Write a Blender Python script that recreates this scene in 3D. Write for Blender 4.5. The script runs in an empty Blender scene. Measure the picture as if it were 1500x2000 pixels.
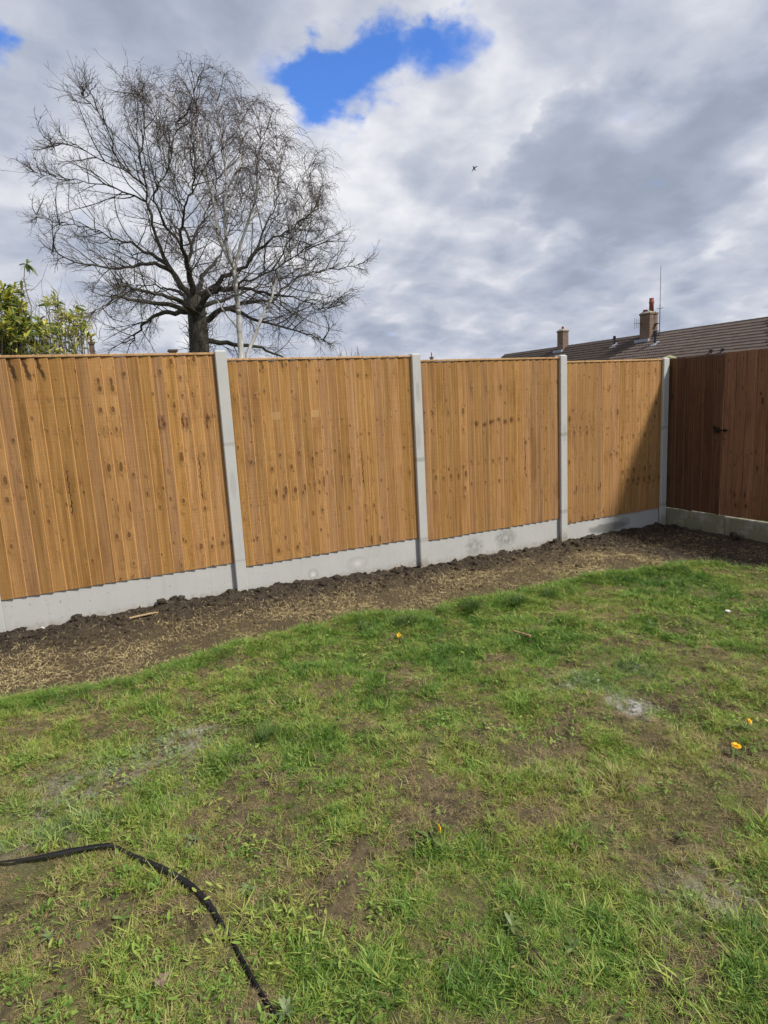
import bpy, math, random
import numpy as np
from mathutils import Vector, Matrix

rnd = random.Random(7)
rng = np.random.default_rng(11)
sc = bpy.context.scene
COL = sc.collection

# ---------------------------------------------------------------- camera
CAM_F, CAM_H = 1239.12, 1.65
_p, _r, _y = math.radians(9.883), math.radians(-3.056), math.radians(-26.807)
CAM = np.array([0.0, -5.448, CAM_H])
_R = np.array([math.cos(_y), math.sin(_y), 0]); _Fh = np.array([-math.sin(_y), math.cos(_y), 0]); _Z = np.array([0, 0, 1.0])
FWD = math.cos(_p) * _Fh - math.sin(_p) * _Z
_U = math.sin(_p) * _Fh + math.cos(_p) * _Z
RGT = math.cos(_r) * _R + math.sin(_r) * _U
UPV = -math.sin(_r) * _R + math.cos(_r) * _U

def ray(u, v):
    return FWD + (u - 750) / CAM_F * RGT - (v - 1000) / CAM_F * UPV
def at_depth(u, v, dep):
    return CAM + ray(u, v) * dep
def proj(P):
    q = np.asarray(P, float) - CAM
    d = q @ FWD
    return 750 + CAM_F * (q @ RGT) / d, 1000 - CAM_F * (q @ UPV) / d
def sky_dir(u, v):
    d = ray(u, v)
    return d / np.linalg.norm(d)

cam_d = bpy.data.cameras.new("camera")
cam_d.sensor_fit = 'VERTICAL'; cam_d.sensor_height = 36.0; cam_d.sensor_width = 27.0
cam_d.lens = CAM_F / 2000 * 36.0
cam_d.clip_start = 0.05; cam_d.clip_end = 3000
cam = bpy.data.objects.new("camera", cam_d); COL.objects.link(cam)
M = Matrix(((RGT[0], UPV[0], -FWD[0], CAM[0]), (RGT[1], UPV[1], -FWD[1], CAM[1]), (RGT[2], UPV[2], -FWD[2], CAM[2]), (0, 0, 0, 1)))
cam.matrix_world = M
sc.camera = cam

# ---------------------------------------------------------------- node helper
class NT:
    def __init__(s, tree):
        s.t = tree; s.n = tree.nodes; s.l = tree.links
    def node(s, typ, **kw):
        n = s.n.new(typ)
        for k, v in kw.items(): setattr(n, k, v)
        return n
    def put(s, sock, val):
        if val is None: return
        if isinstance(val, bpy.types.NodeSocket): s.l.new(val, sock)
        else:
            if hasattr(sock.default_value, '__len__') and not hasattr(val, '__len__'): val = (val,) * len(sock.default_value)
            if hasattr(sock.default_value, '__len__') and len(sock.default_value) == 4 and len(val) == 3: val = tuple(val) + (1,)
            sock.default_value = val
    def m(s, op, a, b=None, c=None, clamp=False):
        n = s.node('ShaderNodeMath', operation=op, use_clamp=clamp)
        s.put(n.inputs[0], a); s.put(n.inputs[1], b); s.put(n.inputs[2], c)
        return n.outputs[0]
    def v(s, op, a, b=None, scale=None):
        n = s.node('ShaderNodeVectorMath', operation=op)
        s.put(n.inputs[0], a); s.put(n.inputs[1], b)
        if scale is not None: s.put(n.inputs['Scale'], scale)
        return n.outputs['Value'] if op in ('DISTANCE', 'LENGTH', 'DOT_PRODUCT') else n.outputs[0]
    def mix(s, f, a, b, blend='MIX', clamp=True):
        n = s.node('ShaderNodeMix', data_type='RGBA', blend_type=blend, clamp_factor=clamp)
        s.put(n.inputs[0], f); s.put(n.inputs[6], a); s.put(n.inputs[7], b)
        return n.outputs[2]
    def ss(s, x, a, b, lo=0.0, hi=1.0):
        n = s.node('ShaderNodeMapRange', interpolation_type='SMOOTHSTEP')
        s.put(n.inputs[0], x); s.put(n.inputs[1], a); s.put(n.inputs[2], b); s.put(n.inputs[3], lo); s.put(n.inputs[4], hi)
        return n.outputs[0]
    def noise(s, vec, scale, detail=4, rough=.5, dist=0, dim='3D', color=False, w=None):
        n = s.node('ShaderNodeTexNoise', noise_dimensions=dim)
        s.put(n.inputs['Vector'], vec)
        if w is not None: s.put(n.inputs['W'], w)
        s.put(n.inputs['Scale'], scale); s.put(n.inputs['Detail'], detail); s.put(n.inputs['Roughness'], rough); s.put(n.inputs['Distortion'], dist)
        return n.outputs[1] if color else n.outputs[0]
    def comb(s, x, y, z):
        n = s.node('ShaderNodeCombineXYZ'); s.put(n.inputs[0], x); s.put(n.inputs[1], y); s.put(n.inputs[2], z)
        return n.outputs[0]
    def sep(s, v):
        n = s.node('ShaderNodeSeparateXYZ'); s.put(n.inputs[0], v)
        return n.outputs
    def ramp(s, f, stops):
        n = s.node('ShaderNodeValToRGB'); cr = n.color_ramp
        while len(cr.elements) < len(stops): cr.elements.new(0.5)
        for e, (p, c) in zip(cr.elements, stops):
            e.position = p; e.color = tuple(c) + (1,) if len(c) == 3 else c
        s.put(n.inputs[0], f)
        return n.outputs[0]
    def bump(s, h, strength=.5, dist=.01, normal=None):
        n = s.node('ShaderNodeBump'); s.put(n.inputs['Strength'], strength); s.put(n.inputs['Distance'], dist); s.put(n.inputs['Height'], h)
        if normal is not None: s.put(n.inputs['Normal'], normal)
        return n.outputs[0]

def new_mat(name):
    m = bpy.data.materials.new(name); m.use_nodes = True
    t = NT(m.node_tree); b = t.n['Principled BSDF']
    return m, t, b
def simple_mat(name, col, rough=.7, var=.25, scale=20, bump=0, metallic=0, spec=.4):
    m, t, b = new_mat(name)
    tc = t.node('ShaderNodeTexCoord').outputs['Object']
    n = t.noise(tc, scale, 5, .6)
    c = t.mix(n, tuple(x * (1 - var) for x in col), tuple(min(1, x * (1 + var)) for x in col))
    t.put(b.inputs['Base Color'], c); b.inputs['Roughness'].default_value = rough; b.inputs['Metallic'].default_value = metallic
    b.inputs['Specular IOR Level'].default_value = spec
    if bump: t.put(b.inputs['Normal'], t.bump(n, bump, .01))
    return m

# ---------------------------------------------------------------- sun, sky, exposure
SUN = np.array([0.391, -0.543, 0.743]); SUN = SUN / np.linalg.norm(SUN)
sd = bpy.data.lights.new("sun", 'SUN'); sd.energy = 4.0; sd.angle = math.radians(7.5); sd.color = (1.0, .955, .88)
so = bpy.data.objects.new("sun", sd); COL.objects.link(so)
so.rotation_euler = Vector((-SUN).tolist()).to_track_quat('-Z', 'Y').to_euler(); so.location = (6, -12, 14)
sc.view_settings.view_transform = 'Standard'; sc.view_settings.look = 'None'
sc.cycles.max_bounces = 5; sc.cycles.diffuse_bounces = 3; sc.cycles.glossy_bounces = 2; sc.cycles.transparent_max_bounces = 4; sc.cycles.adaptive_threshold = .025
sc.view_settings.gamma = 1; sc.view_settings.exposure = 0.35; sc.view_settings.use_curve_mapping = False

def build_world():
    w = bpy.data.worlds.new("World"); sc.world = w; w.use_nodes = True
    w.cycles.sampling_method = 'MANUAL'; w.cycles.sample_map_resolution = 256
    t = NT(w.node_tree); bg = t.n['Background']
    sky = t.node('ShaderNodeTexSky', sky_type='NISHITA'); sky.sun_disc = False
    sky.sun_elevation = math.asin(SUN[2]); sky.sun_rotation = math.atan2(SUN[0], SUN[1])
    sky.altitude = 60; sky.air_density = 1.0; sky.dust_density = .3; sky.ozone_density = 2.5
    d = t.node('ShaderNodeTexCoord').outputs['Generated']
    x, y, z = t.sep(d)
    zz = t.m('ADD', t.m('MAXIMUM', z, 0.0), .30)
    P = t.comb(t.m('DIVIDE', x, zz), t.m('DIVIDE', y, zz), 0.0)
    # cloud deck seen in perspective: noise on a plane overhead, gently warped
    wv = t.v('SCALE', t.v('SUBTRACT', t.noise(P, 5.0, 2, .5, color=True, dim='2D'), (.5, .5, .5)), scale=.07)
    Pw = t.v('ADD', P, wv)
    def cloud(off, scale, detail, rough, sh=0.0):
        return t.noise(t.v('ADD', Pw, (off[0] + .66 * sh, off[1] - .75 * sh, 0)), scale, detail, rough, dim='2D')
    med = cloud((3.1, 7.7), 3.0, 7, .50); med_s = cloud((3.1, 7.7), 3.0, 7, .50, .06)
    fine = cloud((9.3, 1.2), 9.0, 5, .5)
    edge = t.m('MULTIPLY', t.m('SUBTRACT', med, med_s), 1.0)       # sides turned to the sun are brighter
    # features with a fixed place in the sky, with ragged outlines
    wob = t.v('SCALE', t.v('SUBTRACT', t.noise(P, 7.0, 5, .58, color=True, dim='2D'), (.5, .5, .5)), scale=.075)
    dw = t.v('ADD', d, wob)
    def blob(u, v, rad, k=1.0, soft=False):
        c = sky_dir(u, v)
        return t.m('MULTIPLY', t.ss(t.v('DISTANCE', d if soft else dw, tuple(c)), rad, rad * .12), k)
    def total(lst):
        s = lst[0]
        for q in lst[1:]: s = t.m('ADD', s, q)
        return s
    # high bright deck
    lite = total([blob(790, 215, .13, .32), blob(900, 170, .13, .32), blob(960, 215, .08, .3), blob(1010, 40, .18, .45, 1), blob(640, 330, .2, .4, 1), blob(1470, 215, .05, .3), blob(20, 260, .14, .4), blob(420, 420, .26, .55, 1), blob(1060, 395, .09, .4), blob(920, 400, .09, .3), blob(1250, 480, .08, .3), blob(560, 640, .12, .3)])
    grey = total([blob(60, 40, .26, .26, 1), blob(330, 40, .26, .32, 1), blob(180, 180, .2, .12, 1), blob(1400, 100, .2, .3, 1)])
    val = t.m('ADD', .52, t.m('MULTIPLY', t.m('SUBTRACT', med, .5), .68))
    val = t.m('ADD', val, t.m('MULTIPLY', t.m('SUBTRACT', fine, .5), .16))
    val = t.m('ADD', val, edge)
    val = t.m('ADD', val, t.m('MULTIPLY', lite, .34))
    val = t.m('SUBTRACT', val, t.m('MULTIPLY', grey, .42))
    # lower, darker cumulus in front: sharp upper edges, grey interiors
    front = cloud((21.3, 2.4), 2.3, 7, .50)
    lowz = t.ss(z, .26, .10)
    front = t.m('ADD', front, t.m('MULTIPLY', lowz, .085))
    front = t.m('ADD', front, total([blob(1130, 325, .14, .18), blob(1290, 285, .20, .22), blob(1460, 290, .17, .18), blob(1010, 345, .10, .15), blob(1090, 240, .08, .14)]))
    front = t.m('SUBTRACT', front, total([blob(800, 190, .22, .2, 1), blob(300, 300, .42, .16, 1), blob(1000, 60, .25, .12, 1)]))
    fmask = t.ss(front, .53, .60); depth = t.ss(front, .55, .78)
    dval = t.m('ADD', .50, t.m('ADD', t.m('MULTIPLY', edge, .7), t.m('MULTIPLY', depth, -.40)))
    dval = t.m('ADD', dval, t.m('MULTIPLY', t.m('SUBTRACT', fine, .5), .08))
    nf = t.node('ShaderNodeMix', data_type='FLOAT'); t.put(nf.inputs[0], t.m('MULTIPLY', fmask, .85)); t.put(nf.inputs[2], val); t.put(nf.inputs[3], dval)
    val = nf.outputs[0]
    cl = t.ramp(val, [(.08, (.30, .345, .435)), (.30, (.395, .44, .54)), (.52, (.52, .55, .635)), (.70, (.67, .685, .745)), (.92, (.84, .84, .868))])
    cl = t.v('SCALE', cl, scale=10.0 * .86)
    # blue gaps, with thin wisps across them
    hole = total([blob(680, 105, .105, .95), blob(770, 70, .085, .9), blob(640, 175, .07, .8), blob(885, 85, .068, .95), blob(580, 125, .065, .6), blob(-25, 95, .042, .9)])
    hole = t.m('SUBTRACT', hole, total([blob(640, -20, .085, .9), blob(760, -30, .075, .9), blob(860, -20, .05, .7), blob(560, 20, .06, .6)]))
    gaps = t.ss(t.noise(t.v('ADD', P, (17.0, 4.0, 0)), 2.2, 4, .5, dim='2D'), .66, .75)
    gaps = t.m('MULTIPLY', gaps, t.ss(t.v('DISTANCE', d, tuple(sky_dir(750, 500))), .62, .8))
    hole = t.m('ADD', hole, gaps)
    hole = t.m('ADD', hole, t.m('MULTIPLY', t.m('SUBTRACT', fine, .53), 1.3))
    hmask = t.ss(hole, .14, 1.02)
    blue = t.mix(1.0, sky.outputs[0], (.68, 1.06, 1.72), 'MULTIPLY')
    colr = t.mix(hmask, cl, blue)
    t.put(bg.inputs[0], colr); bg.inputs[1].default_value = 0.10
build_world()

# ---------------------------------------------------------------- object helpers
def link(o, parent=None):
    COL.objects.link(o)
    if parent is not None: o.parent = parent
    return o
def tag(o, label=None, cat=None, group=None, kind=None):
    if label: o['label'] = label
    if cat: o['category'] = cat
    if group: o['group'] = group
    if kind: o['kind'] = kind
    return o
def empty(name, loc=(0, 0, 0), rz=0.0):
    o = bpy.data.objects.new(name, None); o.empty_display_size = .1
    o.location = [float(c) for c in loc]; o.rotation_euler = (0, 0, rz)
    return link(o)
def mesh_np(name, verts, faces, mat, smooth=False):
    """verts (n,3); faces: list of arrays (m,k) or a python list"""
    me = bpy.data.meshes.new(name)
    verts = np.asarray(verts, np.float32)
    if isinstance(faces, np.ndarray): faces = [faces]
    if len(faces) and isinstance(faces[0], np.ndarray):
        loops = np.concatenate([f.ravel() for f in faces]).astype(np.int32)
        tot = np.concatenate([np.full(len(f), f.shape[1], np.int32) for f in faces])
        st = np.concatenate([[0], np.cumsum(tot)[:-1]]).astype(np.int32)
        me.vertices.add(len(verts)); me.vertices.foreach_set('co', verts.ravel())
        me.loops.add(len(loops)); me.loops.foreach_set('vertex_index', loops)
        me.polygons.add(len(tot)); me.polygons.foreach_set('loop_start', st); me.polygons.foreach_set('loop_total', tot)
        me.update(calc_edges=True)
    else:
        me.from_pydata([tuple(map(float, v)) for v in verts], [], faces); me.update()
    if smooth: me.polygons.foreach_set('use_smooth', np.ones(len(me.polygons), bool))
    if mat: me.materials.append(mat)
    return me
def obj(name, me, parent=None, loc=(0, 0, 0), rot=(0, 0, 0)):
    o = bpy.data.objects.new(name, me); o.location = [float(c) for c in loc]; o.rotation_euler = rot
    return link(o, parent)
class MB:
    """collects simple solids into one mesh"""
    def __init__(s): s.v = []; s.f = []
    def add(s, vs, fs):
        b = len(s.v); s.v += [tuple(map(float, q)) for q in vs]; s.f += [tuple(i + b for i in f) for f in fs]
    def box(s, x0, x1, y0, y1, z0, z1):
        s.add([(x0, y0, z0), (x1, y0, z0), (x1, y1, z0), (x0, y1, z0), (x0, y0, z1), (x1, y0, z1), (x1, y1, z1), (x0, y1, z1)],
              [(0, 3, 2, 1), (4, 5, 6, 7), (0, 1, 5, 4), (1, 2, 6, 5), (2, 3, 7, 6), (3, 0, 4, 7)])
    def prism(s, prof, a, b, axis='z'):
        n = len(prof)
        if axis == 'z': lo = [(p[0], p[1], a) for p in prof]; hi = [(p[0], p[1], b) for p in prof]
        elif axis == 'y': lo = [(p[0], a, p[1]) for p in prof]; hi = [(p[0], b, p[1]) for p in prof]
        else: lo = [(a, p[0], p[1]) for p in prof]; hi = [(b, p[0], p[1]) for p in prof]
        s.add(lo + hi, [tuple(range(n))[::-1], tuple(range(n, 2 * n))] + [(i, (i + 1) % n, n + (i + 1) % n, n + i) for i in range(n)])
    def lathe(s, prof, c=(0, 0, 0), k=14):
        vs = []; fs = []
        for (r, z) in prof:
            for i in range(k):
                a = 2 * math.pi * i / k; vs.append((c[0] + r * math.cos(a), c[1] + r * math.sin(a), c[2] + z))
        for j in range(len(prof) - 1):
            for i in range(k): fs.append((j * k + i, j * k + (i + 1) % k, (j + 1) * k + (i + 1) % k, (j + 1) * k + i))
        fs.append(tuple(range(k))[::-1]); fs.append(tuple(range((len(prof) - 1) * k, len(prof) * k)))
        s.add(vs, fs)
    def me(s, name, mat, smooth=False): return mesh_np(name, s.v, s.f, mat, smooth)
    def build(s, name, mat, parent=None, loc=(0, 0, 0), rot=(0, 0, 0), smooth=False):
        return obj(name, s.me(name, mat, smooth), parent, loc, rot)
def bevel(o, w=.003, seg=2):
    m = o.modifiers.new('bevel', 'BEVEL'); m.width = w; m.segments = seg; m.limit_method = 'ANGLE'; m.angle_limit = math.radians(35)

def norm(a): return a / np.maximum(np.linalg.norm(a, axis=-1, keepdims=True), 1e-9)
def tubes(P, Rr, k):
    """P (T,n,3) Rr (T,n) -> verts, quad faces (open tubes, closed to a near point at the tip)"""
    T, n, _ = P.shape
    tg = norm(np.gradient(P, axis=1))
    ref = np.zeros((T, 1, 3)); big = np.abs(norm((P[:, -1] - P[:, 0]))[:, 2]) > .8
    ref[~big, :, 2] = 1; ref[big, :, 0] = 1
    a = norm(np.cross(tg, np.broadcast_to(ref, tg.shape))); b = np.cross(tg, a)
    ang = np.arange(k) * 2 * math.pi / k
    V = P[:, :, None] + Rr[:, :, None, None] * (np.cos(ang)[None, None, :, None] * a[:, :, None] + np.sin(ang)[None, None, :, None] * b[:, :, None])
    idx = np.arange(T * n * k).reshape(T, n, k)
    q = np.stack([idx[:, :-1], np.roll(idx, -1, 2)[:, :-1], np.roll(idx, -1, 2)[:, 1:], idx[:, 1:]], -1).reshape(-1, 4)
    return V.reshape(-1, 3), q
class Geo:
    def __init__(s): s.v = []; s.q = []; s.n = 0
    def add(s, V, q): s.v.append(V); s.q.append(q + s.n); s.n += len(V)
    def me(s, name, mat, smooth=True): return mesh_np(name, np.concatenate(s.v), np.concatenate(s.q), mat, smooth)

def vnoise(x, y, seed=0):
    xi = np.floor(x).astype(np.int64); yi = np.floor(y).astype(np.int64); fx = x - xi; fy = y - yi
    def h(a, b):
        n = (a * 374761393 + b * 668265263 + seed * 1442695041) & 0xffffffff
        n = ((n ^ (n >> 13)) * 1274126177) & 0xffffffff
        return ((n ^ (n >> 16)) & 0xffff) / 65535.0
    ux = fx * fx * (3 - 2 * fx); uy = fy * fy * (3 - 2 * fy)
    return (h(xi, yi) * (1 - ux) + h(xi + 1, yi) * ux) * (1 - uy) + (h(xi, yi + 1) * (1 - ux) + h(xi + 1, yi + 1) * ux) * uy
def fbm(x, y, sc_, oct=4, seed=0, rough=.5):
    s = 0; a = 1; tot = 0
    for o in range(oct):
        s = s + a * vnoise(x * sc_ * 2 ** o + 13.7 * o, y * sc_ * 2 ** o - 5.1 * o, seed + o); tot += a; a *= rough
    return s / tot
def sstep(x, a, b):
    t = np.clip((x - a) / (b - a), 0, 1); return t * t * (3 - 2 * t)

# ---------------------------------------------------------------- ground
FENCE_X = [-.618, 1.260, 3.145, 5.023, 6.671]
def soil_edge(x):
    """y of the border between dug soil and lawn"""
    xs = [-4, -.5, .45, 1.1, 1.95, 2.4, 2.85, 3.9, 4.9, 5.35, 5.65, 6.1, 9]
    ys = [-1.42, -1.36, -1.36, -1.16, -1.08, -1.28, -1.26, -1.26, -1.42, -1.44, -2.1, -2.6, -3.2]
    return np.interp(x, xs, ys)
def ground_base(x, y): return .03 - .018 * np.clip(x, -6, 12)
def ground_z(x, y, detail=True):
    x = np.asarray(x, float); y = np.asarray(y, float)
    z = ground_base(x, y)
    e = soil_edge(x)
    near = sstep(y, -.55, .03)
    want = np.interp(x, [-2, -.6, 1.3, 3.15, 5.03, 6.7, 9], [.05, .05, .058, -.035, -.05, -.09, -.1])
    z = z * (1 - near) + want * near
    z = z + .03 * (fbm(x, y, .9, 3, 5) - .5)
    if detail:
        soil = sstep(y - e, -.06, .10)
        lump = np.maximum(0, fbm(x, y, 5.5, 4, 21, .6) - .42)
        z = z + soil * (.085 * lump + .045 * (fbm(x, y, 22, 3, 31, .6) - .5)) * (.60 + .40 * sstep(y, -1.0, -.15)) - soil * .018
        z = z + .045 * np.maximum(0, fbm(x, y, 4.1, 3, 77) - .45) * sstep(y, -.4, -.05) * 2
        z = z + (1 - soil) * (.085 * (fbm(x, y, 4.6, 3, 41) - .5) + .030 * (fbm(x, y, 17, 3, 51) - .5))
        z = z + .02 * np.exp(-((y - e + .1) / .1) ** 2)
    return z
def ground_at(u, v, dz=0.0):
    D = ray(u, v); P = CAM + D * ((0.0 - CAM[2]) / D[2])
    for _ in range(6):
        zz = float(ground_z(P[0], P[1])) + dz
        P = CAM + D * ((zz - CAM[2]) / D[2])
    return P
DUST = [(2.55, -3.10, .09, .26, 1.0), (2.57, -3.26, .07, .10, .9), (2.47, -2.82, .12, .09, .9), (.38, -2.27, .16, .10, .9), (.10, -2.45, .38, .22, .65), (-.25, -2.75, .25, .15, .5), (1.72, -4.28, .16, .14, .7), (.15, -2.75, .2, .07, .35), (2.95, -2.9, .15, .12, .4), (1.75, -3.45, .10, .10, .35)]
def dust_nodes(t, pos):
    """cement dust spilled on the lawn: a few patches with ragged outlines (flat stains of their own)"""
    x, y, z = t.sep(pos)
    s = None
    for (cx, cy, rx, ry, k) in DUST:
        dx = t.m('DIVIDE', t.m('SUBTRACT', x, cx), rx); dy = t.m('DIVIDE', t.m('SUBTRACT', y, cy), ry)
        g = t.m('MULTIPLY', t.m('EXPONENT', t.m('MULTIPLY', t.m('ADD', t.m('MULTIPLY', dx, dx), t.m('MULTIPLY', dy, dy)), -1.0)), k)
        s = g if s is None else t.m('ADD', s, g)
    n = t.noise(pos, 11, 5, .65)
    return t.m('MULTIPLY', t.m('MULTIPLY', s, t.ss(n, .38, .62)), t.ss(t.noise(pos, 55, 4, .7), .30, .60))

def mat_lawn():
    m, t, b = new_mat("lawn_earth")
    pos = t.node('ShaderNodeNewGeometry').outputs['Position']
    n1 = t.noise(pos, 2.2, 5, .6); n2 = t.noise(pos, 14, 6, .65); n3 = t.noise(pos, 90, 4, .7)
    c = t.mix(t.ss(n2, .35, .65), (.045, .035, .021), (.125, .098, .054))
    c = t.mix(t.m('MULTIPLY', t.ss(n1, .42, .66), .85), c, (.075, .088, .024))
    c = t.mix(t.ss(n3, .45, .75), c, t.mix(.5, c, (.23, .18, .105)))
    dust = dust_nodes(t, pos)
    c = t.mix(t.m('MULTIPLY', dust, .88), c, (.44, .425, .40))
    t.put(b.inputs['Base Color'], c); b.inputs['Roughness'].default_value = .95; b.inputs['Specular IOR Level'].default_value = .15
    t.put(b.inputs['Normal'], t.bump(t.m('ADD', n3, t.m('MULTIPLY', n2, 2)), .9, .012))
    return m
def mat_soil():
    m, t, b = new_mat("dug_soil")
    pos = t.node('ShaderNodeNewGeometry').outputs['Position']
    x, y, z = t.sep(pos)
    n1 = t.noise(pos, 2.6, 6, .62); n2 = t.noise(pos, 24, 6, .7); n3 = t.noise(pos, 110, 4, .75)
    c = t.mix(t.ss(n2, .3, .72), (.052, .040, .029), (.150, .115, .082))
    dry = t.ss(t.m('ADD', t.m('MULTIPLY', y, -1.1), t.m('MULTIPLY', n1, 1.3)), .70, 1.5)
    dry = t.m('MULTIPLY', dry, t.ss(x, 5.6, 4.9))
    c = t.mix(t.m('MULTIPLY', dry, .8), c, t.mix(n3, (.115, .083, .046), (.27, .21, .115)))
    c = t.mix(t.m('MULTIPLY', t.ss(n3, .62, .8), .5), c, (.24, .19, .13))
    t.put(b.inputs['Base Color'], c); b.inputs['Roughness'].default_value = .95; b.inputs['Specular IOR Level'].default_value = .2
    t.put(b.inputs['Normal'], t.bump(t.m('ADD', t.m('MULTIPLY', n2, 2), t.m('MULTIPLY', n3, 1.5)), 1.0, .03))
    return m
MAT_LAWN, MAT_SOIL = mat_lawn(), mat_soil()

def build_ground():
    st = .022
    xs = np.arange(-3.2, 6.86, st); ys = np.arange(-6.4, .20, st)
    X, Y = np.meshgrid(xs, ys); Z = ground_z(X, Y)
    nx, ny = len(xs), len(ys)
    idx = np.arange(nx * ny).reshape(ny, nx)
    q = np.stack([idx[:-1, :-1], idx[:-1, 1:], idx[1:, 1:], idx[1:, :-1]], -1).reshape(-1, 4)
    V = np.stack([X, Y, Z], -1).reshape(-1, 3)
    fc = V[q].mean(1)
    issoil = fc[:, 1] > soil_edge(fc[:, 0]) + .06 * (fbm(fc[:, 0], fc[:, 1], 9, 3, 3) - .5)
    for name, mk, mt in (("lawn", ~issoil, MAT_LAWN), ("soil", issoil, MAT_SOIL)):
        f = q[mk]; used = np.unique(f); re = np.full(len(V), -1); re[used] = np.arange(len(used))
        tag(obj(name, mesh_np(name, V[used], re[f], mt, True)), kind='structure')
    # the land all round, out to the horizon, a little below
    mg, t, b = new_mat("far_land")
    pos = t.node('ShaderNodeNewGeometry').outputs['Position']
    t.put(b.inputs['Base Color'], t.mix(t.noise(pos, .15, 5, .6), (.045, .065, .02), (.11, .10, .05))); b.inputs['Roughness'].default_value = 1
    s = 1500
    xs2 = np.array([-s, -3.2, 6.86, s]); ys2 = np.array([-s, -6.4, .19, s]); vv = []; ff = []
    for yy in ys2:
        for xx in xs2: vv.append((xx, yy, -.03 if abs(xx) < 10 and abs(yy) < 10 else -.4))
    for j in range(3):
        for i in range(3):
            if i == 1 and j == 1: continue
            a = j * 4 + i; ff.append((a, a + 1, a + 5, a + 4))
    tag(obj("ground", mesh_np("ground", vv, ff, mg)), kind='structure')

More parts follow.
